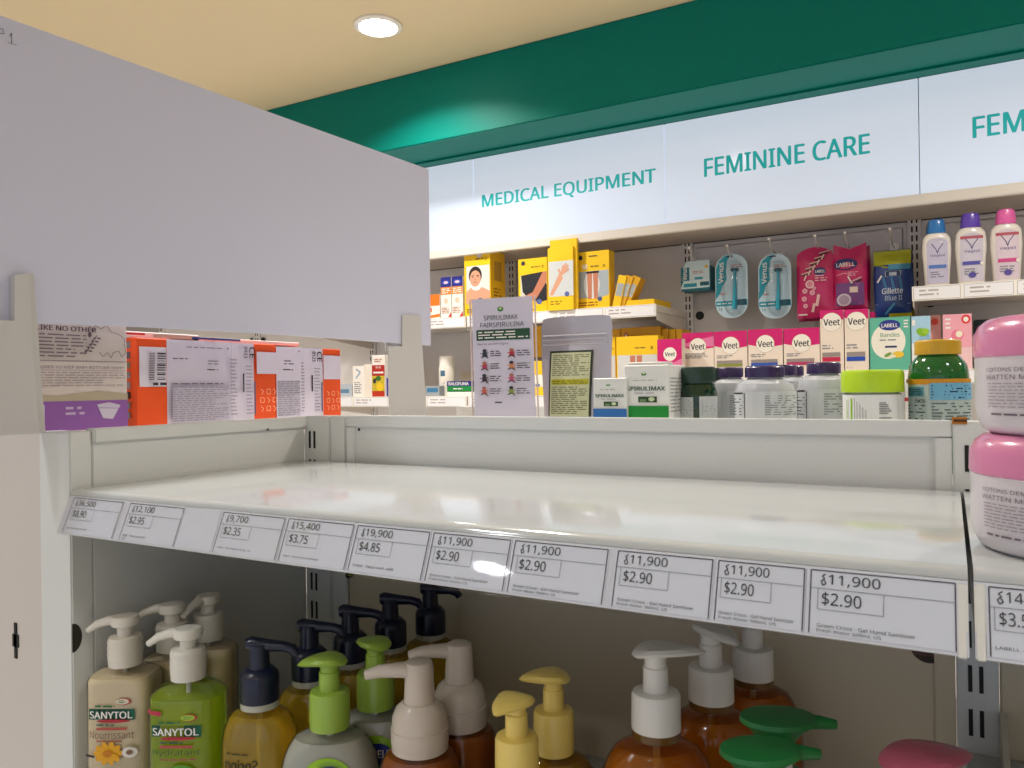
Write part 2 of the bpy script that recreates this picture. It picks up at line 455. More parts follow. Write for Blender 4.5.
def d_knees(P, w, h):
    P.rect(w * .04, h * .2, w * .98, h * .66, M('a8b4bc')); P.ell(w * .48, h * .42, w * .24, h * .24, M('d8dcde'))
    for c in (.42, .6):
        P.poly([(w * (c - .08), h * .64), (w * (c + .08), h * .64), (w * (c + .055), h * .18), (w * (c - .055), h * .18)], SKIN2)
    P.rect(w * .32, h * .62, w * .7, h * .655, M('2b1a18')); P.poly([(0, 0), (w, 0), (w, h * .24), (w * .6, h * .16), (0, h * .2)], YEL)
    P.ell(w * .72, h * .17, w * .07, h * .04, M('4a5a86')); P.ell(w * .16, h * .9, w * .06, h * .04, INK)
    P.rect(w * .2, h * .7, w * .36, h * .78, M('e8d8b0')); logo_y(P, w, h, h * .74); P.rect(w * .4, h * .91, w * .66, h * .925, INK)
    P.micro(w * .1, h * .05, w * .65, h * .14, 2, M('a05818'))
cpx('support_box', 'yellow box showing two knees, at the right end of the standing boxes', 'box', 577.5, 611, 251, 2.24, zU, .045, YEL, d_knees)
for j in range(3):
    t = cpx('support_box', ['small yellow box leaning against the knees box, nearest', 'small yellow leaning box, middle of three at shelf end', 'small yellow leaning box, last of three at shelf end'][j],
        'box', 612, 620, 276, 2.245 + j * .004, zU, .05, YEL2 if j else YEL, lambda P, w, h: P.rect(w * .1, h * .35, w * .9, h * .75, M('a8b0b4')), group='small leaning yellow boxes')
    t.rotation_euler = (0, math.radians(14 + 6 * j), 0); t.location.x += .004 + j * .013; t.location.z += .003
cpx('support_box', 'flat yellow box lying near the end of the upper shelf', 'box', 627, 657, 299.5, 2.25, zU, .14, YEL, rz=-.05)

# ---- lower left
cpx('medicine_box', 'low pale blue-grey box at the far left of the lower wall shelf', 'box', 338, 352, 384, 2.24, zL, .05, M('b9c2cc'),
    lambda P, w, h: P.rect(w * .2, h * .3, w * .8, h * .6, M('5f88a8')))
cpx('medicine_box', 'slim white box with a pale blue swirl, left of the red box', 'box', 353, 364, 366, 2.24, zL, .05, WHT,
    lambda P, w, h: (P.line([(w * .3, h * .9), (w * .7, h * .8), (w * .3, h * .6)], w * .12, M('9fb4c8')), P.micro(w * .15, h * .1, w * .85, h * .5, 6, GREY)))
cpx('medicine_box', 'plain slim cream box beside the red box', 'box', 365, 372, 364, 2.25, zL, .05, M('efe6da'))
def d_red(P, w, h):
    P.rect(0, h * .5, w, h * .76, M('b02a22')); P.text('BUR', w * .3, h * .68, w * .7, h * .73, WHT); P.rect(w * .1, h * .56, w * .9, h * .6, WHT)
    P.rect(0, h * .14, w, h * .5, M('c9b430')); P.ell(w * .6, h * .24, w * .26, h * .1, M('f0c820')); P.ell(w * .5, h * .44, w * .22, h * .06, M('387028')); P.ell(w * .2, h * .38, w * .14, h * .06, INK)
    P.rect(0, 0, w, h * .14, M('b83018')); P.micro(w * .2, h * .82, w * .8, h * .92, 2, M('c08070'))
cpx('medicine_box', 'tall cream and red box with fruit print beside the right board leg', 'box', 372.5, 385, 355, 2.24, zL, .05, WHT, d_red)
cpx('medicine_box', 'sliver of a violet-blue box just left of the right board leg', 'box', 386, 396, 378, 2.25, zL, .05, M('4a3f90'))
cpx('medicine_box', 'small grey and blue box just right of the right board leg', 'box', 426, 439.5, 386, 2.24, zL, .06, M('9aa2a8'),
    lambda P, w, h: P.rect(w * .1, h * .4, w * .9, h * .8, M('3c7ca8')))
a, c = at(440.5, 396, Y=2.30), at(453.5, 356, Y=2.30); R = (c.x - a.x) / 2; hb = c.z - zL
t = thing('spray_can', 'white cylinder spray bottle with a white cap on the lower wall shelf', 'bottle', (a.x + R, 2.30, zL))
MB().loft([(0, R * .95, R * .95, 2), (.003, R, R, 2), (hb * .70, R, R, 2), (hb * .72, R * .97, R * .97, 2)], M('efe9e0', .35)).build('body', t)
MB().loft([(hb * .72, R * .93, R * .93, 2), (hb * .96, R * .93, R * .93, 2), (hb, R * .85, R * .85, 2)], M('f4f0ea', .3)).build('cap', t)
P = Print(lambda x, y, o: (x, -math.sqrt(max(1e-9, R * R - x * x)) - o, y), sub=.004)
P.rect(-R * .3, hb * .5, R * .35, hb * .64, M('46708a')); P.micro(-R * .6, hb * .2, R * .6, hb * .4, 4, GREY); P.go('label', t)
def d_bal(P, w, h):
    P.rect(0, h * .5, w, h, M('222a78')); P.text('BALOFUNA', w * .05, h * .6, w * .7, h * .9, WHT, True); P.rect(0, h * .08, w, h * .5, M('178a3c'))
    P.micro(w * .2, h * .22, w * .6, h * .34, 1, WHT, .8)
cpx('medicine_box', 'long white box lying under the navy and green box', 'box', 447, 478, 392, 2.24, zL, .05, WHT)
carton('medicine_box', 'long navy and green box lying left of the poster', 'box', at(447, 400, Y=2.24).x, at(478, 400, Y=2.24).x,
       at(460, 392, Y=2.24).z + .001, at(460, 381, Y=2.24).z, 2.242, .05, M('1f6a44'), d_bal)
cpx('medicine_box', 'pale box standing behind the navy and green box', 'box', 461, 475, 371, 2.32, zL, .05, M('b8a898'))
# ---- lower middle-left: yellow boxes under the shelf
def d_leg(P, w, h):
    P.rect(w * .03, 0, w * .97, h * .68, M('d5d6d6'))
    for c in (.4, .56): P.poly([(w * (c - .07), h * .67), (w * (c + .06), h * .67), (w * (c + .03), h * .1), (w * (c - .05), h * .1)], SKIN2)
    logo_y(P, w, h, h * .8)
cpx('support_box', 'yellow box with bare legs on white, on the lower shelf right of the pouch', 'box', 617, 659, 336, 2.24, zL, .05, YEL, d_leg)
cpx('support_box', 'slim yellow box squeezed left of the bare legs box', 'box', 606, 616, 337, 2.25, zL, .05, YEL, d_leg)
cpx('support_box', 'darker yellow box standing behind the bare legs box', 'box', 622, 661, 327, 2.32, zL, .06, YEL2,
    lambda P, w, h: (P.ell(w * .13, h * .88, w * .06, h * .05, M('c46a28')), P.ell(w * .13, h * .88, w * .03, h * .025, WHT)))
for j in range(4):
    cpx('support_box', 'spine of a yellow box packed behind the bare legs box, %s' % ['leftmost', 'second from left', 'third from left', 'rightmost'][j], 'box',
        [610, 663, 670, 677][j], [621, 669, 676, 683][j], 329, 2.33 + .004 * j, zL, .1, YEL2, group='yellow box spines under the upper shelf')
cpx('support_box', 'upright yellow box with white base seen right of the poster edge', 'box', 526, 546, 361, 2.26, zL, .06, YEL,
    lambda P, w, h: (P.rect(0, h * .25, w, h * .6, WHT), P.ell(w * .6, h * .3, w * .12, h * .05, M('5a6aa6'))))
cpx('support_box', 'darker yellow box above and behind the one at the poster edge', 'box', 530, 546, 326, 2.36, zL, .06, YEL2,
    lambda P, w, h: P.rect(0, 0, w, h * .55, M('6a5a48')))

# ---- centre bay: pink boxes
PINK = M('d21a72', .4); CREAM = M('f0e2d4', .45)
def veet(P, w, h, stripe, vt=.66, tall=False, pale=False):
    top = h * (1 - .36 * (w / h)) if tall else h * .66
    P.rect(0, top, w, h, M('e478a8') if pale else PINK)
    P.poly([(0, top), (w * .3, top - h * .05), (w * .6, top - h * .07), (w, top - h * .03), (w, top), (0, top)], PINK)
    if pale: P.poly([(0, h), (w, h), (w, h * .9), (w * .3, h * .8), (0, h * .72)], PINK)
    cy = h - w * (.44 if not tall else .55); r = w * (.26 if not tall else .42)
    P.ell(w * .5, cy, r * 1.03, r * 1.03, M('b8a070')); P.ell(w * .5, cy, r, r, M('f6f0e6'))
    P.text('Veet', w * .5 - r * .85, cy - r * .38, w * .5 + r * .85, cy + r * .35, INK, True)
    if pale:
        P.micro(w * .08, h * .38, w * .8, h * .52, 4, GREY)
    else:
        P.micro(w * .08, h * .36, w * .55, h * .45, 2, GREY)
        P.rect(w * .08, h * .25, w * .85, h * .315, M('9a8f8c')); P.rect(w * .08, h * .17, w * .85, h * .24, M(stripe, .4))
    if tall: P.text('|||', w * .1, h * .05, w * .3, h * .08, INK)
LV = [('olive striped pink and cream hair removal box, second from left', 715, 748, 331, '8c9448', 0), ('blue striped pink and cream hair removal box, third from left', 749, 783.5, 329, '3a5ab4', 0),
      ('rose striped pink and cream hair removal box below the pink razor packs', 784.5, 820.5, 328, 'b83a68', 0),
      ('pink and cream hair removal box with pink swirl, leftmost of the row', 683, 714.5, 332.5, 'b0a080', 1)]
for lab, u0, u1, vt, st, pale in LV:
    cpx('wax_strip_box', lab, 'box', u0, u1, vt, 2.24, zM, .045, CREAM, lambda P, w, h, st=st, pale=pale: veet(P, w, h, st, pale=bool(pale)), group='wide hair removal boxes on the wall shelf')
cpx('hair_removal_box', 'tall slim hair removal box with a crimson stripe', 'box', 821.2, 844.6, 310, 2.24, zM, .045, CREAM, lambda P, w, h: veet(P, w, h, 'c82850', tall=True), group='tall hair removal boxes')
cpx('hair_removal_box', 'tall slim hair removal box with a blue stripe', 'box', 845.6, 869.5, 309, 2.24, zM, .045, CREAM, lambda P, w, h: veet(P, w, h, '2850b8', tall=True), group='tall hair removal boxes')
cpx('hair_removal_box', 'pink box corner peeking behind the blue striped tall box', 'box', 866, 876, 312, 2.30, zM, .05, PINK)
t = cpx('hair_removal_box', 'small pink box in front of the yellow boxes, between pouch and pill bottles', 'box', 658, 682.5, 339, 2.18, at(670, 375, Y=2.18).z, .035, CREAM,
        lambda P, w, h: (P.rect(0, h * .3, w, h, PINK), P.poly([(0, h * .3), (0, h * .42), (w * .5, h * .3), (w, h * .45), (w, h * .22)], M('e478a8')),
                         P.ell(w * .52, h * .58, w * .27, w * .27, M('f6f0e6')), P.text('Veet', w * .31, h * .52, w * .73, h * .64, INK, True)))
def d_labell(P, w, h):
    P.poly([(0, 0), (w, 0), (w, h), (0, h)], M('63b8a0', .4)); P.ell(w * .46, h * .55, w * .42, h * .33, M('f2efe2')); P.frame(w * .01, h * .01, w * .99, h * .99, w * .01, M('4a9c88'))
    P.ell(w * .5, h * .85, w * .26, h * .1, M('283a8c')); P.text('LABELL', w * .3, h * .81, w * .7, h * .88, WHT, True)
    P.text('Bandes', w * .27, h * .63, w * .74, h * .71, M('4a9070')); P.micro(w * .25, h * .55, w * .78, h * .6, 1, GREY)
    P.rect(w * .38, h * .43, w * .67, h * .465, M('2c3468')); P.ell(w * .7, h * .3, w * .14, h * .06, M('f0c840')); P.ell(w * .45, h * .3, w * .1, h * .03, M('7aa048'), rot=.5); P.ell(w * .56, h * .27, w * .08, h * .03, M('f4f0d0'))
    P.micro(w * .84, h * .78, w * .95, h * .95, 3, WHT)
cpx('wax_strip_box', 'mint green and white strip box with a navy oval badge', 'box', 870.5, 911.5, 317, 2.24, zM, .05, M('63b8a0', .4), d_labell)
def d_blue(P, w, h):
    P.rect(0, h * .5, w, h, M('a8d0e8')); P.ell(w * .7, h * .58, w * .3, h * .12, M('8cb8d8')); P.ell(w * .55, h * .7, w * .22, h * .1, M('86b828'), rot=1.0); P.ell(w * .75, h * .72, w * .16, h * .06, M('9cc838'), rot=1.2)
    P.rect(w * .03, h * .83, w * .2, h * .93, WHT)
cpx('wax_strip_box', 'pale blue and white box with a green leaf', 'box', 912.5, 931.5, 316, 2.24, zM, .05, M('eef2f4'), d_blue)
def d_pk(P, w, h):
    P.rect(0, h * .4, w, h, M('f0a8b8')); P.ell(w * .5, h * .62, w * .22, h * .1, M('e88098')); P.ell(w * .56, h * .64, w * .12, h * .06, M('f4ead0')); P.ell(w * .8, h * .9, w * .16, h * .08, M('e03838')); P.ell(w * .8, h * .9, w * .09, h * .045, WHT)
    P.micro(w * .08, h * .72, w * .3, h * .95, 3, WHT)
cpx('wax_strip_box', 'salmon box behind the blue box with a green leaf', 'box', 930, 942, 315, 2.28, zM, .05, M('e8a8a0'), lambda P, w, h: P.ell(w * .5, h * .88, w * .3, h * .06, M('e04838')))
cpx('wax_strip_box', 'pale pink box with a red flower, right of the yellow bottle lid', 'box', 944, 973, 314, 2.24, zM, .05, M('f0c8cc'), d_pk)
cpx('wax_strip_box', 'dark teal box in shade beside the pale pink box', 'box', 975, 1010, 319, 2.36, zM, .06, M('1c3038'))

# ---- upper right: wash bottles
def wash_bottle(u0, u1, vt, cap_col, label, tint, band, kind):
    a = at((u0 + u1) / 2, 286, Y=2.27); w = (at(u1, 250, Y=2.27).x - at(u0, 250, Y=2.27).x) * .98; h = at((u0 + u1) / 2, vt, Y=2.27).z - zU
    t = thing('wash_bottle', label, 'bottle', (a.x, 2.275, zU), .12, 'intimate wash bottles on the upper right shelf')
    A = w / 2; B = A * .55
    pr = [(0, A * .78, B * .85, 3), (h * .03, A * .84, B, 3), (h * .25, A * .9, B, 3), (h * .5, A, B, 3), (h * .62, A, B, 3), (h * .73, A * .95, B * .97, 2.6), (h * .79, A * .74, B * .9, 2.3), (h * .81, A * .5, B * .8, 2)]
    MB().loft(pr, M('eee8e2', .25, coat=.4), 32).build('body', t)
    MB().loft([(h * .80, A * .60, B * .95, 2.4), (h * .82, A * .66, B, 2.4), (h * .97, A * .58, B * .9, 2.4), (h, A * .5, B * .8, 2.4)], M(cap_col, .3, coat=.3), 28).build('cap', t)
    def fm(x, y, o):
        for r0, r1 in zip(pr[:-1], pr[1:]):
            if r0[0] <= y <= r1[0] + 1e-9:
                k = (y - r0[0]) / (r1[0] - r0[0]); aa = r0[1] + (r1[1] - r0[1]) * k; bb = r0[2] + (r1[2] - r0[2]) * k
                return (x, -bb * max(0, 1 - min(1, abs(x / aa)) ** 3) ** (1 / 3) - o, y)
        return (x, -B - o, y)
    P = Print(fm, step=.0002, z0=.0006, sub=.006)
    LT = M(tint, .4)
    P.rect(-A * .72, h * .06, A * .72, h * .66, LT); P.ell(0, h * .66, A * .7, h * .06, LT)
    if kind: P.rect(-A * .72, h * .64, A * .72, h * .68, M('b85868'))
    P.line([(-A * .4, h * .64), (-A * .1, h * .56), (0, h * .5), (A * .1, h * .56), (A * .4, h * .64)], A * .06, M('5a5080'))
    P.text('Vagisil', -A * .5, h * .44, A * .5, h * .49, M('5a5890')); P.rect(-A * .6, h * .28, A * .6, h * .33, M(band, .4)); P.micro(-A * .5, h * .14, A * .4, h * .24, 3, GREY)
    if kind: P.ell(0, h * .14, A * .25, h * .04, M('5a50a0')); P.ell(A * .62, h * .3, A * .12, h * .025, WHT)
    P.go('label', t)
wash_bottle(922, 952, 220, '2a78c0', 'white wash bottle with a sky blue cap', 'c9c4dc', '5a80c8', 0)
wash_bottle(955, 987.5, 213.5, '6448b8', 'white wash bottle with a violet cap', 'd4cede', '5a5ab0', 1)
wash_bottle(990, 1023.5, 209.5, 'e868b0', 'white wash bottle with a bright pink cap', 'e0d0dc', 'd85090', 2)

# ---- pegboard hooks and hanging packs
WIRE = M('dcd8d2', .25, metal=.4)
YP = 2.40
def hook(u, v, label):
    p = at(u, v, Y=YP - .055)
    q = at(u + 6, v + 12, Y=YP)
    t = thing('display_hook', label, 'hook', (p.x, YW - .01, q.z), group='wire display hooks on the wall')
    L = YW - .01 - p.y; dz = p.z - q.z; x = 0
    MB().tube([(0, 0, 0), (0, -L * .5, 0), (0, -L * .78, dz * .1), (0, -L * .9, dz * .5), (0, -L, dz)], .0022, WIRE, 8).build('wire', t)
    b = MB(); b.tube([(0, -L, dz - .002), (0, -L - .002, dz + .004)], .0042, M('f4f0ea', .3), 10); b.build('tip', t)
    MB().box((-.012, -.001, -.014), (.012, .004, .014), WIRE, .001).build('back_plate', t)
    return q
HK = [(689, 248, 'wire hook at left carrying the small teal refill box'), (727, 246, 'wire hook carrying the stack of teal razor packs'), (769, 239, 'wire hook carrying the single teal razor pack'),
      (815, 236, 'wire hook carrying the deep pink razor bag'), (845, 233, 'wire hook carrying the pink razor bag with oval badge'), (890, 229, 'wire hook carrying the blue and yellow razor bag')]
for u, v, lab in HK: hook(u, v, lab)
TQ = M('1f9db4', .35); TQL = M('cfe4ea', .3); TQD = M('0c5c70', .4)
def rrect(w, h, r, n=6, cx=0):
    pts = []
    for X, Y, a in ((w / 2 - r, r, -PI / 2), (w / 2 - r, h - r, 0), (-w / 2 + r, h - r, PI / 2), (-w / 2 + r, r, PI)):
        for k in range(n + 1):
            q = a + PI / 2 * k / n; pts.append((cx + X + r * math.cos(q), Y + r * math.sin(q)))
    return pts
def razor_pack(u0, u1, vt, vb, Y, label, group, detail=True):
    a, c = at(u0, vb, Y=Y), at(u1, vt, Y=Y); zb = at((u0 + u1) / 2, vb, Y=Y).z; h = at((u0 + u1) / 2, vt, Y=Y).z - zb; w = c.x - a.x
    t = thing('razor_pack', label, 'razor pack', ((a.x + c.x) / 2, Y, zb), group=group)
    fm = lambda x, y, o: (x, -o, y)
    MB().prism(rrect(w, h, w * .46, 8), fm, .002, M('c8e2ee', .3)).build('card', t)
    P = Print(lambda x, y, o: (x - w / 2, -.002 - o, y), sub=9)
    P.poly([(w * .03, h * .42), (w * .03, h * .78), (w * .12, h * .9), (w * .3, h * .975), (w * .5, h * .99), (w * .38, h * .9), (w * .34, h * .75), (w * .36, h * .6), (w * .22, h * .5)], TQ)
    P.poly([(w * .01, h * .3), (w * .01, h * .42), (w * .22, h * .5), (w * .16, h * .4)], TQ)
    P.text('Venus', w * .10, h * .55, w * .27, h * .88, WHT, True, turn=2)
    P.rect(w * .02, h * .19, w * .98, h * .27, TQ); P.rect(w * .68, h * .195, w * .97, h * .285, TQD); P.micro(w * .06, h * .21, w * .5, h * .25, 1, WHT)
    P.micro(w * .48, h * .78, w * .85, h * .84, 2, M('c08070')); P.rect(w * .35, h * .955, w * .55, h * .975, INK)
    P.text('1x', w * .1, h * .12, w * .22, h * .17, TQD); P.micro(w * .15, h * .36, w * .38, h * .4, 1, M('e09090'))
    P.go('card_print', t)
    b = MB(); cx = w * .12
    b.tube([(cx - .002, -.007, h * .14), (cx - .001, -.009, h * .24), (cx, -.008, h * .42), (cx, -.009, h * .6), (cx, -.008, h * .74)], [w * .15, w * .13, w * .11, w * .08, w * .07], M('3cb4d0', .3), 10, .5)
    b.box((cx - w * .12, -.014, h * .72), (cx + w * .12, -.004, h * .77), TQD, .002)
    b.build('razor', t)
    b = MB(); b.loft([(.0, w * .34, h * .42, 3), (.009, w * .33, h * .41, 3), (.011, w * .30, h * .39, 3)], CLEAR, 28, False)
    for j, p in enumerate(b.v): b.v[j] = Vector((p.x + w * .08, -.003 - p.z * 1.3, p.y + h * .47))
    b.build('blister', t)
    return t
razor_pack(716, 747.5, 254, 318, YP, 'teal razor blister pack, front one of the left stack', 'teal razor packs')
razor_pack(716, 747.5, 254, 318, YP + .022, 'teal razor blister pack, middle one of the left stack', 'teal razor packs')
razor_pack(716, 747.5, 254, 318, YP + .044, 'teal razor blister pack, rear one of the left stack', 'teal razor packs')
razor_pack(759, 791, 254, 318.5, YP, 'teal razor blister pack hanging alone, right of the stack', 'teal razor packs')
razor_pack(759, 791, 254, 318.5, YP + .020, 'teal razor blister pack hidden behind the right single one', 'teal razor packs')
# refill box
a, c = at(680, 291, Y=YP), at(709, 259, Y=YP); w = c.x - a.x; h = c.z - a.z
for j in range(2):
    t = thing('refill_box', ['small teal blade refill box at left, front one', 'small teal blade refill box at left, behind the front one'][j], 'refill box', ((a.x + c.x) / 2, YP + .03 + j * .045, a.z), group='teal refill boxes')
    b = MB(); b.box((-w / 2, -.02, 0), (w / 2, .02, h * .82), M('127a8c', .35), .002); b.build('carton', t)
    MB().prism([(-w * .42, h * .8), (w * .48, h * .8), (w * .48, h * .97), (w * .44, h), (-w * .28, h), (-w * .34, h * .9)], lambda x, y, o: (x, -.02 + o, y), .0015, TQL).build('hang_tab', t)
    P = Print(front(w, .04), sub=9)
    P.rect(w * .3, h * .28, w * .98, h * .82, TQL); P.poly([(0, h * .1), (w * .1, h * .34), (w * .34, h * .34), (w * .98, h * .34), (w * .98, h * .08), (0, h * .06)], M('d8eef0'))
    P.text('Venus', w * .06, h * .36, w * .22, h * .8, WHT, True, turn=2); P.rect(w * .1, h * .12, w * .55, h * .24, TQ); P.rect(w * .66, h * .14, w * .96, h * .27, TQD)
    P.rect(w * .48, h * .36, w * .75, h * .44, TQ); P.micro(w * .42, h * .55, w * .8, h * .66, 2, M('c08070')); P.rect(w * .35, h * .9, w * .7, h * .95, INK) if 0 else None
    P.ell(w * .88, h * .78, w * .06, h * .05, M('e0b830')); P.go('front_print', t)
# bags
def bag(u0, u1, vt, vb, Y, name, label, mat, outline, draw, group=None, puff=.014):
    a, c = at(u0, vb, Y=Y), at(u1, vt, Y=Y); um = (u0 + u1) / 2
    zb = at(um, vb, Y=Y).z; h = at(um, vt, Y=Y).z - zb; w = c.x - a.x
    t = thing(name, label, 'razor pack', ((a.x + c.x) / 2, Y, zb), group=group)
    b = MB(); n, m = 10, 12
    def edge(y, s): return outline(y, s) * w / 2
    vs = []; fs = []
    for side in (0, 1):
        for j in range(m + 1):
            y = j / m; xl, xr = edge(y, -1), edge(y, 1)
            for i in range(n + 1):
                q = i / n; x = -xl + (xr + xl) * q
                bul = puff * (math.sin(PI * q) ** .6) * (math.sin(PI * min(1, max(0, (y - .02) / .9))) ** .5 if 0 < y < .92 else 0)
                top = 0 if j < m else outline('top', q) * h
                vs.append((x, (-bul - .0008) if side == 0 else (bul * .4 + .0008), y * h + top))
    K = (n + 1) * (m + 1)
    for j in range(m):
        for i in range(n):
            p = j * (n + 1) + i; fs.append((p, p + 1, p + n + 2, p + n + 1)); fs.append((K + p + 1, K + p, K + p + n + 1, K + p + n + 2))
    for j in range(m):
        for p in (j * (n + 1), j * (n + 1) + n):
            fs.append((p, p + n + 1, K + p + n + 1, K + p))
    for i in range(n):
        fs.append((i, i + 1, K + i + 1, K + i)); p = m * (n + 1) + i; fs.append((p, p + 1, K + p + 1, K + p))
    b.add(vs, fs, mat); bg = b.build('bag', t, 60)
    def fm(x, y, o):
        q = x / w; yy = y / h
        bul = puff * (max(0, math.sin(PI * min(1, max(0, q)))) ** .6) * (math.sin(PI * min(1, max(0, (yy - .02) / .9))) ** .5 if 0 < yy < .92 else 0)
        return (x - w / 2, -bul - .0022 - o, y)
    P = Print(fm, sub=.008); draw(P, w, h); P.go('bag_print', bg)
    return t
def ol_plain(y, s): return (1 - .03 * math.sin(y * 9)) if y != 'top' else 0
def ol_round(y, s):
    if y == 'top': return -.05 * abs(2 * s - 1) ** 2
    return 1 - max(0, (y - .85) / .15) ** 2 * .25
def ol_v(y, s): return (-.05 + .09 * abs(2 * s - 1)) if y == 'top' else 1 - .02 * math.sin(y * 7)
MAG = M('c81c64', .3, coat=.5); MAG2 = M('b01858', .3, coat=.4)
def d_pinkbag(P, w, h):
    for k in range(5):
        x, y = w * (.28 + .12 * k), h * (.60 + .07 * k)
        P.line([(x - w * .14, y), (x + w * .14, y + h * .03)], h * .022, M('5c3030')); P.line([(x - w * .14, y + h * .02), (x + w * .14, y + h * .05)], h * .014, M('f0c8c0'))
        P.line([(x, y), (x - w * .06, y - h * .07)], w * .035, M('f2d8d0'))
    P.ell(w * .66, h * .645, w * .16, h * .055, M('30306c')); P.text('LABELL', w * .53, h * .625, w * .79, h * .665, WHT, True)
    P.micro(w * .52, h * .5, w * .84, h * .6, 3, M('f0b8c8'))
    for x, y, r in ((.38, .47, .12), (.24, .38, .07), (.22, .27, .07), (.45, .35, .07), (.25, .17, .06), (.5, .41, .05)): P.ell(w * x, h * y, w * r, w * r, M('f0c8d0')); P.ell(w * x, h * y, w * r * .7, w * r * .7, M('e08aa0'))
    P.line([(w * .62, h * .32), (w * .56, h * .16)], w * .08, M('ecc0c0')); P.line([(w * .5, h * .2), (w * .44, h * .08)], w * .07, M('ecc0c0'))
    P.micro(w * .04, h * .03, w * .3, h * .07, 1, WHT)
bag(797.5, 833, 247, 318, YP, 'razor_bag', 'deep pink razor bag with diagonal razors printed, left one', MAG, ol_round, d_pinkbag, 'pink razor bags')
bag(799, 836, 251, 321, YP + .03, 'razor_bag', 'darker pink razor bag behind the one with diagonal razors', MAG2, ol_round, lambda P, w, h: P.micro(w * .2, h * .2, w * .5, h * .3, 2, WHT), 'pink razor bags')
def d_pinkbag2(P, w, h):
    P.ell(w * .38, h * .70, w * .36, h * .095, M('2c2f70')); P.text('LABELL', w * .1, h * .665, w * .66, h * .73, WHT, True)
    P.line([(w * .1, h * .53), (w * .35, h * .56), (w * .5, h * .53)], w * .02, M('f0b0c8')); P.micro(w * .45, h * .5, w * .75, h * .58, 3, M('f0b0c8'))
    P.rect(w * .08, h * .04, w * .92, h * .4, M('7c4a88')); 
    for k, c in enumerate(('4a6a90', '8c4a98', '3c6a80', '9c5098')): P.line([(w * (.14 + .2 * k), h * .38), (w * (.2 + .2 * k), h * .05)], w * .09, M(c, .4))
    P.line([(w * .45, h * .5), (w * .58, h * .38)], w * .04, WHT); P.line([(w * .55, h * .37), (w * .85, h * .44)], h * .03, M('2c2030')); P.line([(w * .58, h * .42), (w * .85, h * .48)], h * .02, M('d8b0b8'))
    P.rect(w * .5, h * .24, w * .74, h * .33, M('e8d4c8')); P.ell(w * .32, h * .13, w * .22, h * .1, M('ddd0dc')); P.ell(w * .32, h * .13, w * .16, h * .075, M('b8a0b8'))
bag(834, 866.5, 246, 308, YP, 'razor_bag', 'pink razor bag with a navy oval badge and notched top', MAG, ol_v, d_pinkbag2, 'pink razor bags')
bag(837, 870, 249, 310, YP + .03, 'razor_bag', 'pink razor bag behind the one with a notched top', MAG2, ol_v, lambda P, w, h: P.micro(w * .2, h * .2, w * .5, h * .3, 2, WHT), 'pink razor bags')
def d_gil(P, w, h):
    P.rect(0, h * .78, w, h * .99, M('aeb020')); P.poly([(0, h * .78), (w * .4, h * .72), (w, h * .78), (w, h * .80), (0, h * .84)], M('8c9018'))
    P.rect(w * .4, h * .7, w * .98, h * .78, M('4a90b0')); P.line([(w * .1, h * .52), (w * .22, h * .62)], w * .05, WHT)
    P.rect(w * .32, h * .6, w * .72, h * .68, M('20305c')); P.frame(w * .32, h * .6, w * .72, h * .68, w * .015, M('b0c0d0')); P.rect(w * .42, h * .61, w * .62, h * .66, M('b0b8c8'))
    for k in range(3): P.line([(w * (.25 + .22 * k), h * .6), (w * (.35 + .2 * k), h * .4)], w * .07, M('3c78a8'))
    P.text('Gillette', w * .22, h * .34, w * .78, h * .43, M('d8e0ec'), True); P.text('Blue II', w * .3, h * .24, w * .76, h * .32, M('a8bcd8'), True)
    P.line([(w * .02, h * .19), (w * .98, h * .19)], h * .006, M('a0b0c8')); P.line([(w * .3, h * .04), (w * .56, h * .2)], w * .06, M('4a90b0'))
    P.rect(w * .4, -h * .0, w, h * .05, M('b8b020'))
bag(874.5, 911, 250, 317, YP, 'razor_bag', 'blue razor bag with an olive yellow top, at right', M('1c3c84', .3, coat=.5), ol_plain, d_gil, 'blue razor bags')
bag(876, 913, 252, 320, YP + .03, 'razor_bag', 'blue and yellow razor bag behind the front blue one', M('25407a', .3, coat=.4), ol_plain, lambda P, w, h: P.rect(0, 0, w, h * .12, M('b8b020')), 'blue razor bags')

# ================================================================== FRONT GONDOLA
ZS, YFR, YBK, ZLOW = -.0836, .399, .680, -.350
XL, XR = -.6600, .0058
gd = thing('shelving_unit', 'white enamelled gondola in front with slotted uprights and side panel', 'shelving', (0, 0, 0))
# side panel on the left: sheet, folded top rim, front post
b = MB(); b.box((XL - .010, YFR + .0202, -.9), (XL - .0015, YBK, -.037), STEEL, .001); b.build('side_panel', gd)
b = MB(); b.box((XL - .012, YFR + .0205, -.0455), (XL + .002, YBK + .004, -.0325), STEEL, .0012); b.build('top_rim', gd)
b = MB(); b.box((-.7075, YFR, -.9), (-.6615, YFR + .02, -.0345), STEEL, .0012); b.build('post', gd)
b = MB(); b.box((-1.10, YFR + .002, -.9), (-.7078, YFR + .018, -.0355), M('d3cbc4', .4, noise=.05, nscale=8), .0012); b.build('end_panel', gd)
kx, kz = -.7512, -.2275
b = MB()
for (dx, z0, z1) in ((.0026, -.0165, .0165), (.0052, -.0060, .0060)):
    b.box((kx - dx, YFR + .0012, kz + z0), (kx + dx, YFR + .0021, kz + z1), BLACK, .0004)
b.build('keyhole_slot', gd)
b = MB(); b.box((-1.10, YFR + .02, -.068), (XL - .013, 1.02, -.055), STEEL, .001); b.build('side_deck', gd)
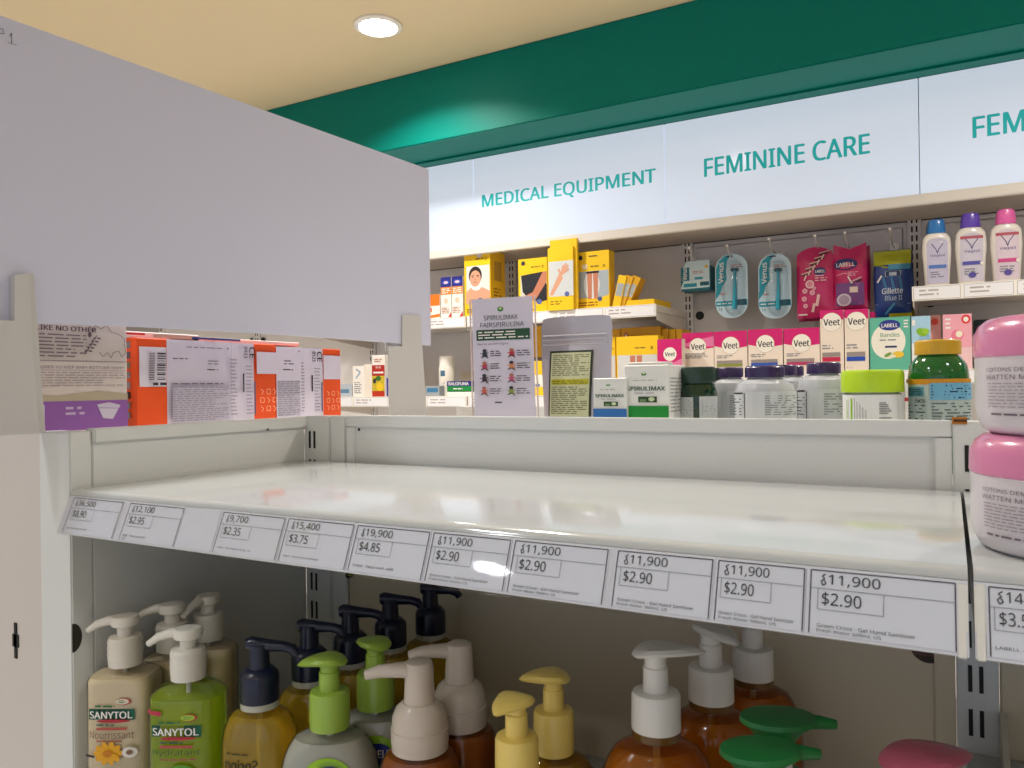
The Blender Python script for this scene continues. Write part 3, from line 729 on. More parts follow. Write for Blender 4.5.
# round cut-out in the side panel
b = MB(); b.prism([(.0003 + max(0, .0085 * math.cos(q * PI / 12)), .0125 * math.sin(q * PI / 12)) for q in range(-6, 7)], lambda x, y, o: (-.6615 + o, YFR + x, -.212 + y), .0004, M('2c2820', .6))
b.build('round_hole', gd)
def gup(x0, x1):
    b = MB(); b.box((x0, YBK, -.9), (x1, YBK + .03, -.0318), STEEL, .0012)
    xm = x0 + .0128 if x0 > -.1 else x0 + .0130
    for k in range(14):
        z = -.0493 - k * .0331
        for sx in (-.0036, .0036):
            b.box((xm + sx - .0014, YBK - .0005, z - .0200), (xm + sx + .0014, YBK + .0002, z), BLACK)
    b.build('upright', gd)
uL0, uL1 = at(304, 440, Y=YBK).x, at(329, 440, Y=YBK).x
uR0, uR1 = at(953, 470, Y=YBK).x, at(996, 470, Y=YBK).x
gup(uL0, uL1); gup(uR0, uR1)
def gpanel(x0, x1):
    b = MB(); b.box((x0, YBK + .004, ZS - .03), (x1, YBK + .02, -.0312), STEEL, .001); b.build('back_panel', gd)
    f = MB()
    f.box((x0, YBK + .0004, -.0440), (x1, YBK + .006, -.0310), STEEL, .001); f.box((x0, YBK + .0004, ZS - .02), (x0 + .012, YBK + .006, -.0435), STEEL, .001)
    f.box((x1 - .012, YBK + .0004, ZS - .02), (x1, YBK + .006, -.0435), STEEL, .001)
    f.build('panel_rim', gd)
    b = MB(); b.box((x0, YBK + .003, -.9), (x1, YBK + .02, ZS - .032), M('d2c6ac', .4, noise=.05, nscale=6), .001); b.build('back_panel', gd)  # lower panel browner than the enamel: the compartment's shade put into its colour
b = MB(); b.box((uL1 + .0005, YBK + .001, -.9), (at(344.5, 440, Y=YBK).x, YBK + .02, -.0315), STEEL, .001); b.build('filler_strip', gd)
pL, pR = at(345.5, 440, Y=YBK).x, uR0 - .0004
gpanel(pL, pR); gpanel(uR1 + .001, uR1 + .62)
b = MB()
c = at(928, 648, Y=YBK); b.loft([(0, .0125, .0125, 2), (.0006, .0125, .0125, 2)], M('453a2c', .7), 28)
for j, p in enumerate(b.v): b.v[j] = Vector((c.x + p.x, YBK + .0028 - p.z, c.z + p.y))
for i in range(-4, 5):
    for j in range(-4, 5):
        x, z = i * .0026 + (j % 2) * .0013, j * .0024
        if x * x + z * z < .0108 ** 2: b.box((c.x + x - .0008, YBK + .0018, c.z + z - .0008), (c.x + x + .0008, YBK + .0022, c.z + z + .0008), BLACK)
b.build('perforated_hole', gd)
b = MB(); b.box((at(934, 660, Y=YBK).x, YBK + .0006, -.9), (uR0 - .0006, YBK + .01, ZS - .032), M('d2c6ac', .4, noise=.05, nscale=6), .0006); b.build('panel_flange', gd)  # shade under the shelf painted into the flange, as on the lower panels
c = at(350, 574, Y=YBK)
b = MB(); b.tube([(c.x, YBK + .002, c.z), (c.x, YBK - .004, c.z - .001)], .0035, M('3a362e', .4, metal=.6), 12); b.build('screw', gd)
for (u, v, Yq) in ((268, 429.5, None), (359, 429, YBK)):
    if Yq: p = at(u, v, Y=Yq); b = MB(); b.box((p.x - .0012, YBK - .0006, p.z - .002), (p.x + .0012, YBK + .0006, p.z + .001), BLACK, .0002)
    else: p = at(u, v, X=XL + .003); b = MB(); b.box((p.x - .001, p.y - .0012, p.z - .001), (p.x + .0004, p.y + .0012, p.z + .001), BLACK, .0002)
    b.build('rivet_hole', gd)
# rear side of the gondola: deck behind the back panel
b = MB(); b.box((pL + .01, YBK + .031, ZS - .02), (1.0, .98, ZS), STEEL, .001); b.build('rear_deck', gd)
b = MB(); b.box((-.66, 1.0, -.2), (-.42, 1.02, -.030), STEEL, .001); b.build('rear_end_panel', gd)

def price_tag(ux0, ux1, big, small, lines, label, u0x=None):
    x0 = at(ux0, 540, Y=.394).x; x1 = at(ux1, 540, Y=.394).x; w = x1 - x0
    t = thing('price_tag', label, 'price tag', (x0, RAILP[0], RAILP[1]), group='price tags on the front rail')
    hh = .0300
    def fm(x, y, o): return (x, (RTOP[0] - RBOT[0]) / RL * y - o * RN[1], (RTOP[1] - RBOT[1]) / RL * y + o * RN[2])
    P0 = MB(); P0.prism([(0, 0), (w, 0), (w, hh), (0, hh)], lambda x, y, o: fm(x, y + .0015, o + .0001), .0003, M('d6dae4', .55)); pp = P0.build('paper', t)
    if big:
        P = Print(lambda x, y, o: fm(x, y + .0015, o + .0005), sub=9, step=.00003)
        P.line([(w * .03, 0), (w * .03, hh * .97), (w * .985, hh * .97), (w * .985, 0)], .0005, M('3a3040', .6)); P.line([(w * .03, hh * .69), (w * .985, hh * .69)], .0003, GREY)
        cw = .0038
        bx = w * .10
        P.line([(bx + .0022, hh * .92), (bx + .0006, hh * .88), (bx + .0018, hh * .845), (bx + .0002, hh * .80), (bx + .0010, hh * .74), (bx + .0024, hh * .77), (bx + .0016, hh * .82)], .0005, INK)
        P.text(big, bx + .0035, hh * .74, bx + .0035 + len(big) * cw * (w / .066) ** .5, hh * .92, INK)
        P.frame(bx - .001, hh * .37, bx + .0040 + len(small) * cw * 1.25 * (w / .066) ** .5, hh * .69, .0003, GREY)
        P.text(small, bx + .0008, hh * .43, bx + .0012 + len(small) * cw * .9 * (w / .066) ** .5, hh * .64, INK)
        for i, ln in enumerate(lines): P.text(ln, bx - .001, hh * (.10 - .08 * i), bx + min(w * .8, len(ln) * .00125), hh * (.155 - .08 * i), INK)
        P.go('printing', pp)
    return t
def gondola_shelf(x0, x1, label):
    t = thing('gondola_shelf', label, 'shelf', ((x0 + x1) / 2, YBK, ZS)); w = x1 - x0
    def fy(y): return y - YBK
    b = MB()
    prof = [(YBK - .002, 0), (YFR + .006, 0), (YFR + .002, -.0008), (YFR, -.0025), (YFR - .001, -.0048), (YFR + .004, -.0048), (YFR + .005, -.022), (YBK - .002, -.022)]
    f = lambda x, y, o: (-w / 2 + o, fy(x), y)
    b.prism(prof, f, w, SHELF); b.build('shelf_board', t, 50)
    b = MB()
    b.prism([(YFR - .0005, -.0050), (RTOP[0], RTOP[1] - ZS), (RBOT[0], RBOT[1] - ZS), (RBOT[0] + .003, RBOT[1] - ZS - .0012), (YFR + .006, -.030), (YFR + .006, -.0050)], f, w, M('d2d4dc', .35))
    pr_ = b.build('price_rail', t)
    b = MB()
    k = .0013
    b.prism([(RTOP[0] - k, RTOP[1] - ZS + .0006), (RTOP[0] - k - .0003, RTOP[1] - ZS + .0004), (RBOT[0] - k - .0006, RBOT[1] - ZS - .001), (RBOT[0] - k - .001, RBOT[1] - ZS - .0014), (RBOT[0] + .001, RBOT[1] - ZS - .0022), (RBOT[0] - k + .0001, RBOT[1] - ZS - .0004)], f, w, CLEAR_THIN)
    b.build('clear_cover', pr_)
    for s in (-1, 1):
        b = MB(); b.prism([(YFR + .003, -.009), (YFR + .003, -.030), (YBK - .03, -.05), (YBK - .002, -.05), (YBK - .002, -.009)], lambda x, y, o, s=s: (s * (w / 2 - .0005) - s * o, fy(x), y), .003, M('dcd8cc', .4)); b.build('bracket', t)
        b = MB(); b.box((s * (w / 2 - .0024) - .0024, RBOT[0] - YBK - .0008, RBOT[1] - ZS - .001), (s * (w / 2 - .0024) + .0022, YFR - YBK + .004, -.006), M('e2e0d8', .4), .0008) if s == 1 or x0 > 0 else None
        if b.v:
            for j, p in enumerate(b.v):
                if p.z < -.02: pass
                else: b.v[j] = Vector((p.x, max(p.y, RTOP[0] - YBK - .0008), p.z))
            b.build('rail_end', pr_)
    return t
RTOP = (YFR - .0015, -.0888); RBOT = (.3855, -.1186)
RL = math.hypot(RTOP[0] - RBOT[0], RTOP[1] - RBOT[1]); RN = (0, (RTOP[1] - RBOT[1]) / RL, (RTOP[0] - RBOT[0]) / RL)
RAILP = RBOT
gondola_shelf(XL + .001, XR, 'empty glossy white shelf in the front with a price rail along its edge')
gondola_shelf(XR + .0022, XR + .65, 'white shelf at the right edge carrying the pink-lidded jars')
G = ['Green Cross - Gel Hand Sanitizer', 'Fresh Water 500ml, US']
TG = [(71, 122, '36,500', '$8.90', ['Johnson baby bath 500'], 'first price tag at the left end, 36,500 and $8.90'),
      (127, 183, '12,100', '$2.95', ['Kids - Hand sanitizer', 'US'], 'second price tag from the left, 12,100 and $2.95'),
      (184, 219, '', '', [], 'blank white price slip between the $2.95 and $2.35 tags'),
      (220, 284, '9,700', '$2.35', ['Label - Gel Hands Soap, US'], 'price tag of 9,700 just right of the blank slip'),
      (285, 353, '15,400', '$3.75', ['Label - Sanytol Hand wash'], 'price tag of 15,400 between the $2.35 and $4.85 tags'),
      (354, 429, '19,900', '$4.85', ['Dettol - Hand wash refill'], 'price tag of 19,900 above the far end of the navy pump row'),
      (430, 510, '11,900', '$2.90', G, 'price tag of 11,900, right next to the 19,900 tag'),
      (511, 608, '11,900', '$2.90', G, 'second 11,900 price tag, counted from the 19,900 tag'),
      (614, 713, '11,900', '$2.90', G, 'third 11,900 price tag, above the tall white pump'),
      (715, 805, '11,900', '$2.90', G, 'fourth 11,900 price tag, last but one at the right'),
      (806, 957, '11,900', '$2.90', G, 'widest 11,900 price tag, at the right end of the rail')]
for a_ in TG: price_tag(*a_)
price_tag(985, 1100, '14,900', '$3.50', ['LABELL - Cotton pads'], 'price tag under the pink jars, 14 and $3. cut off by the frame')
# lower shelves
b = MB(); b.box((XL + .001, .352, ZLOW - .02), (XR, YBK - .001, ZLOW), SHELF, .002)
t = thing('gondola_shelf', 'lower white shelf under the pump bottles, hidden below the frame', 'shelf', (0, 0, 0)); b.build('shelf_board', t)
t = thing('gondola_shelf', 'lower shelf of the right bay with its bracket, bottom right corner', 'shelf', (0, 0, 0))
b = MB(); b.box((uR0 + .006, .40, -.298), (.66, YBK - .001, -.280), SHELF, .002); b.build('shelf_board', t)
b = MB(); b.prism([(.46, -.2799), (.678, -.2799), (.678, -.246), (.66, -.246), (.62, -.272), (.47, -.277)], lambda x, y, o: (uR0 + .0275 + o, x, y), .004, M('cfc8b8', .4)); b.build('bracket', t)

# ---- leaning white board on its two legs
BL, BT, BB = Vector((-.715, .27, 0)), .334, .068
bd = thing('display_board', 'large blank white foam board standing on two white legs at left', 'board', (-.67, .95, -.04))
A0 = Vector((-.708, .345, 0)); A1 = Vector((-.670, .950, 0)); dirv = (A1 - A0).normalized(); nrm = Vector((dirv.y, -dirv.x, 0))
TOP0, TOP1, BO0, BO1 = .3242, .3232, .0596, .0618
n = 16; vs = []; fs = []
Aex = A0 - dirv * .12
L = (A1 - Aex).length
for k in range(n + 1):
    q = k / n; s_ = q
    zt = TOP0 + (TOP1 - TOP0) * (q * L - .12) / (L - .12); zb = BO0 + (BO1 - BO0) * (q * L - .12) / (L - .12) + .004 * math.sin(PI * max(0, min(1, q * 1.15 - .1)))
    p = Aex + dirv * L * q
    for o in (0, -.005):
        for z in (zb, zt):
            r = p + nrm * o; vs.append((r.x + .67, r.y - .95, z + .04))
for k in range(n):
    a = k * 4; c = a + 4
    fs += [(a, c, c + 1, a + 1), (a + 2, a + 3, c + 3, c + 2), (a + 1, c + 1, c + 3, a + 3), (a, a + 2, c + 2, c)]
fs += [(0, 1, 3, 2), (n * 4, n * 4 + 2, n * 4 + 3, n * 4 + 1)]
BOARD = M('d4d6ec', .55, noise=.03, nscale=5)
MB().add(vs, fs, BOARD).build('panel', bd)
def leg(uf, pts, off, th, name='leg'):
    """outline in board-plane coordinates (distance along the board, height)"""
    def fm(s, z, o):
        p = A0 + dirv * s + nrm * (off + o); return (p.x + .67, p.y - .95, z + .04)
    MB().prism(pts, fm, th, M('cdcbca', .5)).build(name, bd)
def sd(u, v):
    """distance along the board of the point seen at (u, v) on the board's plane"""
    p = at(u, v, Y=1.0); q = p / 1.0
    # solve A0.xy + s*dir = k*q.xy
    a1, b1, c1 = dirv.x, -q.x, -A0.x; a2, b2, c2 = dirv.y, -q.y, -A0.y
    det = a1 * b2 - a2 * b1; s_ = (c1 * b2 - c2 * b1) / det; k = (a1 * c2 - a2 * c1) / det
    return s_, q.z * k
leg(0, [sd(x, y) for x, y in ((389, 300), (389, 350), (421, 350), (421, 300))], -.0085, .0030, 'leg_back')
leg(0, [sd(x, y) for x, y in ((401, 315), (401, 346.5), (387.5, 346.5), (388.5, 440), (427.5, 440), (421, 347), (419, 315))], .0006, .0018)
leg(0, [sd(x, y) for x, y in ((-25, 290), (-25, 325), (28, 325), (28, 290))], -.0105, .005, 'leg_back')
leg(0, [sd(x, y) for x, y in ((9.5, 276), (9.5, 321), (-25, 321), (-25, 436), (34, 433.5), (23.5, 274))], .0006, .0085)
leg(0, [sd(x, y) for x, y in ((23.3, 274), (33.8, 433.5), (42, 432.5), (30, 274))], .0006, .0055, 'leg_flange')
def fmB(x, y, o):
    p = A0 + dirv * x + nrm * o; return (p.x + .67, p.y - .95, y + .04)
P = Print(fmB, sub=9); s1, z1 = sd(9, 43); s2, z2 = sd(14, 34)
P.line([(s1 + .0005, z1 + .006), (s1 + .002, z2), (s1 + .002, z1)], .0005, INK); P.line([(s1 - .001, z1), (s1 + .006, z1 + .0002)], .0004, INK)
P.line([(s1 - .008, z2), (s1 - .005, z2 + .001), (s1 - .004, z2 - .003), (s1 - .008, z2 - .004), (s1 - .008, z2)], .0004, INK); P.go('handwriting', bd)

# ---- boxes stacked on the side deck, faces towards +X
ZD = -.055
def side_carton(name, label, X, y0, y1, z1, depth, mat, draw=None, drawf=None, group=None, z0=ZD):
    w, h = y1 - y0, z1 - z0
    t = thing(name, label, 'box', (X - depth / 2, (y0 + y1) / 2, z0), 0, group)
    ct = MB().box((-depth / 2, -w / 2, 0), (depth / 2, w / 2, h), mat, .0008, 1).build('carton', t)
    zv = -.0372 - z0 if z0 < 0 else 0
    if draw: P = Print(lambda x, y, o: (depth / 2 + o, x - w / 2, zv + y * (h - zv) / h), sub=9); draw(P, w, h); P.go('side_print', ct)
    if drawf: P = Print(lambda x, y, o: (-depth / 2 + x, -w / 2 - o, zv + y * (h - zv) / h), sub=9); drawf(P, depth, h); P.go('end_print', ct)
    return t
def yx(u, X): return at(u, 400, X=X).y
def d_diaper(P, w, h):
    a = .045 / h
    P.rect(0, 0, w, h * .27, M('8e5aa6', .5)); P.poly([(0, h * .27), (w, h * .27), (w, h * .33), (w * .7, h * .36), (w * .3, h * .32), (0, h * .35)], M('b5a890'))
    P.text('1', w * .14, h * .10, w * .19, h * .24, M('e4d8ec')); P.micro(w * .38, h * .13, w * .58, h * .23, 2, M('c8b0d4'))
    P.poly([(w * .68, h * .23), (w * .74, h * .10), (w * .84, h * .09), (w * .92, h * .22), (w * .8, h * .25)], M('cfc6da')); P.line([(w * .7, h * .2), (w * .9, h * .19)], .0006, M('8e5aa6'))
    P.text('DESIGNED TO KEEP BABY BOTTOMS HAPPY', w * .06, h * .565, w * .97, h * .59, M('6a5860'))
    P.line([(w * .02, h * .635), (w * .98, h * .635)], .0008, M('8a7a84')); P.line([(w * .02, h * .55), (w * .98, h * .55)], .0004, M('8a7a84'))
    P.micro(w * .05, h * .40, w * .97, h * .54, 6, M('9a8c90'), .3)
    P.text('LIKE NO OTHER', w * .12, h * .905, w * .68, h * .95, M('5a3a50'), True)
    P.micro(w * .14, h * .66, w * .58, h * .885, 7, M('7a6c74'), .35)
    for k in range(4): P.ell(w * .1, h * (.865 - .06 * k), .0008, .0008, M('5a3a50'), 8)
    D = M('6a5a62')
    P.line([(w * .60, h * .98), (w * .64, h * .90), (w * .66, h * .97), (w * .72, h * .94), (w * .78, h * .98), (w * .82, h * .92), (w * .90, h * .90), (w * .96, h * .86), (w * .97, h * .72), (w * .93, h * .68), (w * .90, h * .74), (w * .84, h * .72), (w * .82, h * .67), (w * .78, h * .72), (w * .74, h * .68), (w * .70, h * .72)], .0006, D)
    P.line([(w * .56, h * .70), (w * .62, h * .78), (w * .68, h * .88)], .0006, D)
    for k in range(5): P.ell(w * (.57 + .02 * k), h * (.73 + .03 * k), .0022, .001, D, 10, rot=.8 + .9 * (k % 2)); P.ell(w * (.61 + .02 * k), h * (.73 + .03 * k), .0022, .001, D, 10, rot=-.2)
    P.ell(w * .60, h * .88, .002, .003, D, 12); P.ell(w * .95, h * .80, .0006, .0006, D, 8)
XD = -.742
side_carton('diaper_box', 'beige and purple baby diaper carton beside the left board leg', XD, yx(22, XD), yx(127.5, XD), .069, .10, M('d8ccc6', .55), d_diaper)
XO = -.765
ORG = M('e8500c', .5); LIL = M('d6cfde', .5)
def speck(P, x0, y0, x1, y1):
    P.rect(x0, y0, x1, y1, M('b7b1c0')); P.micro(x0, y0, x1, y1, 16, M('8f8998'), .45)
def d_ce(P, w, h, x, x2, ):
    P.micro(x, h * .06, x + w * .05, h * .8, 16, M('a59fb0'), .4); P.rect(x + (x2 - x) * .46, h * .36, x + (x2 - x) * .52, h * .60, INK); P.rect(x + (x2 - x) * .90, h * .06, x + (x2 - x) * .96, h * .5, M('5a5878'))
    P.text('CE', x + (x2 - x) * .72, h * .80, x + (x2 - x) * .95, h * .95, INK, True, turn=True); P.text('0123', x + (x2 - x) * .50, h * .80, x + (x2 - x) * .64, h * .95, INK, True, turn=True)
    P.micro(x + (x2 - x) * .58, h * .06, x + (x2 - x) * .84, h * .72, 14, M('a09aac'), .3)
def icons(P, x0, y0, x1, y1):
    cw, ch = (x1 - x0) / 3, (y1 - y0) / 3
    for i in range(3):
        for j in range(3):
            cx, cy = x0 + cw * (i + .5), y0 + ch * (j + .5); c = M('f4b48c')
            (P.frame(cx - cw * .3, cy - ch * .28, cx + cw * .3, cy + ch * .28, cw * .09, c) if (i + j) % 2 else P.line([(cx - cw * .25, cy + ch * .3), (cx + cw * .2, cy), (cx - cw * .1, cy - ch * .35)], cw * .1, c))
def d_oa(P, w, h):
    y = lambda u: yx(u, XO) - yx(137, XO)
    P.rect(y(167), 0, y(254), h, LIL); P.rect(y(139.5), h * .44, y(166.5), h * .90, M('e2dce8'))
    for k in range(12): P.rect(y(157), h * (.52 + .027 * k), y(165.5), h * (.52 + .027 * k) + h * random.choice((.006, .012, .018)), INK)
    for k in range(16): P.rect(y(148), h * (.52 + .02 * k), y(153.5), h * (.52 + .02 * k) + h * .011, M('6a6470'))
    P.micro(y(151), h * .455, y(166), h * .49, 1, INK, .9)
    P.micro(y(185), h * .9, y(224), h * .93, 1, M('8a8494')); P.micro(y(171), h * .76, y(186), h * .785, 1, INK); P.micro(y(206), h * .7, y(218), h * .77, 2, M('8a8494')); P.micro(y(205), h * .63, y(216), h * .66, 1, INK)
    P.ell(y(226), h * .915, .0012, .0012, INK, 8); speck(P, y(170), h * .02, y(226), h * .44); P.micro(y(170), h * .455, y(226), h * .49, 1, M('7a7484'))
    d_ce(P, w, h, y(228), y(254)); P.rect(y(254), h * .60, y(276), h * .89, LIL); icons(P, y(256), h * .08, y(274), h * .42)
    P.line([(y(228), 0), (y(228), h)], .0004, M('a8a2b2'))
def d_ob(P, w, h):
    y = lambda u: yx(u, XO) - yx(276.5, XO)
    P.rect(0, 0, y(323), h, LIL); speck(P, y(277.5), h * .02, y(300), h * .52); P.micro(y(284), h * .74, y(294), h * .82, 2, M('8a8494')); P.micro(y(283), h * .66, y(293), h * .69, 1, INK)
    P.ell(y(299), h * .94, .0012, .0012, INK, 8); d_ce(P, w, h, y(301), y(323)); P.rect(y(323), h * .54, y(340), h * .90, LIL); icons(P, y(325), h * .06, y(339), h * .38)
def d_end(P, w, h):
    for k, c in enumerate(('7a7880', '5a5060', '8a8068', '8a8890', '8a8890', '201c20', '8a8890', '8a8890')):
        P.rect(w * .55, h * (.88 - .115 * k), w * .8, h * (.96 - .115 * k), M(c))
side_carton('monitor_box', 'orange and lilac carton with a barcode label and CE mark, nearest', XO, yx(137, XO), yx(276, XO), .0580, .05, ORG, d_oa, d_end)
side_carton('monitor_box', 'orange and lilac carton with CE mark, farther end of the row', XO, yx(276.5, XO), yx(341, XO), .0560, .05, ORG, d_ob)
for k, (u0, u1, c, lab) in enumerate(((120, 200, 'e6e0e0', 'flat white pack with red edge lying on the orange cartons'), (170, 300, 'ddd6d2', 'flat white pack with a blue edge lying under the board'))):
    side_carton('flat_pack', lab, XO - .012, yx(u0, XO - .012), yx(u1, XO - .012), .0655 if k == 0 else .0635, .03, M(c, .5),
                (lambda P, w, h: (P.rect(0, h * .5, w * .3, h * .8, M('c03030')), P.rect(w * .4, h * .2, w * .9, h * .8, M('b0b4a8')))) if k == 0 else (lambda P, w, h: P.rect(w * .15, h * .45, w * .5, h * .95, M('2a50a0'))), z0=.0583)

# ================================================================== THINGS ON THE REAR DECK
def cyl_front(R, zv=0, h=1): return lambda x, y, o: ((R + o) * math.sin(x / R), -(R + o) * math.cos(x / R), zv + y * (h - zv) / h)
def face_cam(p): return math.atan2(p.x, p.y) * -1
# leaflet in an acrylic stand
p = at(505, 400, Y=.79)
t = thing('leaflet', 'SPIRULIMAX leaflet with small pictograms in a clear stand', 'leaflet', (p.x, .79, ZS), .10)
x0, x1 = at(477, 400, Y=.79).x - p.x, at(535, 400, Y=.79).x - p.x; hL = at(505, 298, Y=.80).z - ZS
lean = .035
fl = lambda x, y, o: (x - .006 * (y / hL), y * lean - o, y)
MB().prism([(x0, 0), (x1, 0), (x1, hL), (x0, hL)], fl, .0008, M('d4cede', .5)).build('paper', t)
P = Print(lambda x, y, o: fl(x0 + x, zvl + y * (hL - zvl) / hL, o + .0009), sub=9); w = x1 - x0; h = hL; zvl = .0475
DG = M('1c4a30'); P.ell(w * .48, h * .905, w * .05, w * .05, M('2f7a38')); P.ell(w * .48, h * .91, w * .022, w * .022, M('d8e8a0'))
P.text('SPIRULIMAX', w * .2, h * .815, w * .76, h * .855, M('30403c')); P.text('FAIRSPIRULINA', w * .14, h * .755, w * .86, h * .795, M('30403c'))
P.rect(w * .07, h * .645, w * .95, h * .735, DG); P.micro(w * .1, h * .655, w * .92, h * .725, 3, WHT, .4); P.text('Ideal for spirulina origins:', w * .08, h * .6, w * .6, h * .625, INK)
cc = ['303848', 'b02838', 'b03858', 'd08858', '402830', 'c05878', 'c86050', '8a9848']
for i in range(4):
    for j in range(2):
        cx, cy = w * (.2 + .45 * j), h * (.53 - .105 * i); c = M(cc[i * 2 + j])
        P.ell(cx, cy + h * .028, w * .035, w * .035, M('a86850') if (i + j) % 2 else INK); P.poly([(cx - w * .04, cy - h * .02), (cx + w * .05, cy - h * .025), (cx + w * .03, cy + h * .018), (cx - w * .03, cy + h * .016)], c)
        P.line([(cx - w * .06, cy - h * .03), (cx + w * .01, cy - h * .015), (cx + w * .06, cy - h * .035)], w * .018, INK); P.line([(cx - w * .07, cy + h * .005), (cx + w * .07, cy + h * .01)], w * .014, c)
        P.micro(w * (.3 + .44 * j), cy - h * .025, w * (.5 + .45 * j), cy + h * .03, 3, INK, .4)
P.rect(w * .38, h * .118, w * .5, h * .128, INK)
P.go('printing', t)
b = MB(); b.prism([(x0 - .003, 0), (x1 + .004, 0), (x1 + .004, hL + .001), (x0 - .003, hL + .001)], lambda x, y, o: fl(x, y, -.003 + o), .0016, CLEAR)
for s in (x0 - .003, x1 + .003): b.tube([fl(s, 0, 0), fl(s, hL, 0)], .0009, M('d8c8c4', .2), 6)
b.build('acrylic_stand', t)

# pouch
YPc = .845
a_, c_ = at(543, 400, Y=YPc), at(612, 400, Y=YPc); w = c_.x - a_.x; h = at(578, 316, Y=YPc).z - ZS
t = thing('pouch', 'silvery stand-up pouch with a pale green text label', 'pouch', ((a_.x + c_.x) / 2, YPc, ZS))
b = MB(); n, m = 14, 18; vs = []; fs = []
def pb(q, y): return .018 * (max(0, math.sin(PI * q)) ** .7) * max(0, 1 - (y / .82) ** 2) if y < .82 else 0
for side in (1, -1):
    for j in range(m + 1):
        y = j / m
        for i in range(n + 1):
            q = i / n; ww = w * (1 - .03 * (1 - y) ** 2 - .02 * math.sin(y * 5)) * (1 if y < .97 else 1 - .05)
            x = (q - .5) * ww + w * .005 * math.sin(y * 8)
            vs.append((x, -side * (pb(q, y) + .0008 + (.0006 if .80 < y < .9 and j % 2 else 0)), y * h * (1 - (.012 * (abs(2 * q - 1) ** 6)))))
K = (n + 1) * (m + 1)
for j in range(m):
    for i in range(n):
        k = j * (n + 1) + i; fs += [(k, k + 1, k + n + 2, k + n + 1), (K + k + 1, K + k, K + k + n + 1, K + k + n + 2)]
    for k in (j * (n + 1), j * (n + 1) + n): fs.append((k, k + n + 1, K + k + n + 1, K + k))
for i in range(n):
    for k in (i, m * (n + 1) + i): fs.append((k, k + 1, K + k + 1, K + k))
b.add(vs, fs, M('b9b4bd', .28, metal=.25, coat=.5, bump=.6, nscale=40)); b.build('bag', t, 50)
b = MB()
for z in (.80, .835, .865): b.tube([(-w * .47, -.002, h * z), (w * .46, -.002, h * z)], .0011, M('c4c0c8', .2, coat=.5), 6)
b.build('zip_seal', t)
zvp = .0470
P = Print(lambda x, y, o: (x, -(pb(x / w + .5, (zvp + y * (h - zvp) / h) / h) + .0016) - o, zvp + y * (h - zvp) / h), sub=.008, z0=.0006)
lx0, lx1, ly1 = -w * .36, w * .27, h * .655
P.rect(lx0, 0, lx1, ly1, M('2c3424')); P.rect(lx0 + w * .025, 0, lx1 - w * .03, ly1 - h * .02, M('c9cba4'))
P.micro(lx0 + w * .05, h * .40, lx1 - w * .05, h * .62, 11, M('6a6c50'), .4); P.rect(lx0 + w * .04, h * .315, lx1 - w * .04, h * .37, M('b5b020')); P.micro(lx0 + w * .06, h * .32, lx1 - w * .06, h * .36, 2, M('6a6820'), .4)
P.micro(lx0 + w * .05, h * .02, lx1 - w * .05, h * .30, 14, M('6a6c50'), .4)
P.go('label', t)

def d_spir(col):
    def d(P, w, h):
        P.ell(w * .45, h * .83, w * .06, w * .06, M('2f7a38')); P.ell(w * .45, h * .84, w * .028, w * .028, M('e0eab0')); P.micro(w * .2, h * .70, w * .74, h * .73, 1, M('a0a4a0'))
        P.text('SPIRULIMAX', w * .06, h * .52, w * .92, h * .60, M('14503c'), True); P.micro(w * .24, h * .46, w * .72, h * .49, 1, GREY)
        P.rect(w * .32, h * .30, w * .74, h * .41, M('2a4a28')); P.ell(w * .62, h * .36, w * .07, h * .04, M('c8d8b0')); P.rect(w * .36, h * .31, w * .5, h * .36, M('6a8858')); P.rect(0, 0, w, h * .235, M(col))
    return d
cpx('supplement_box', 'small white SPIRULIMAX box with a blue stripe', 'box', 593.5, 627, 378, .785, ZS, .04, M('dfe0dc', .45), d_spir('2a6ab0'))
cpx('supplement_box', 'large white SPIRULIMAX box with a green stripe', 'box', 624.5, 669, 365, .79, ZS, .055, M('e4e4e0', .45), d_spir('0e8a30'),
    lambda P, w, h: P.micro(w * .08, h * .1, w * .9, h * .78, 10, M('9a9c9c'), .35))
cpx('supplement_box', 'thin white box seen behind the large SPIRULIMAX box', 'box', 629, 668, 362, .85, ZS, .02, M('d0cdc8', .45))

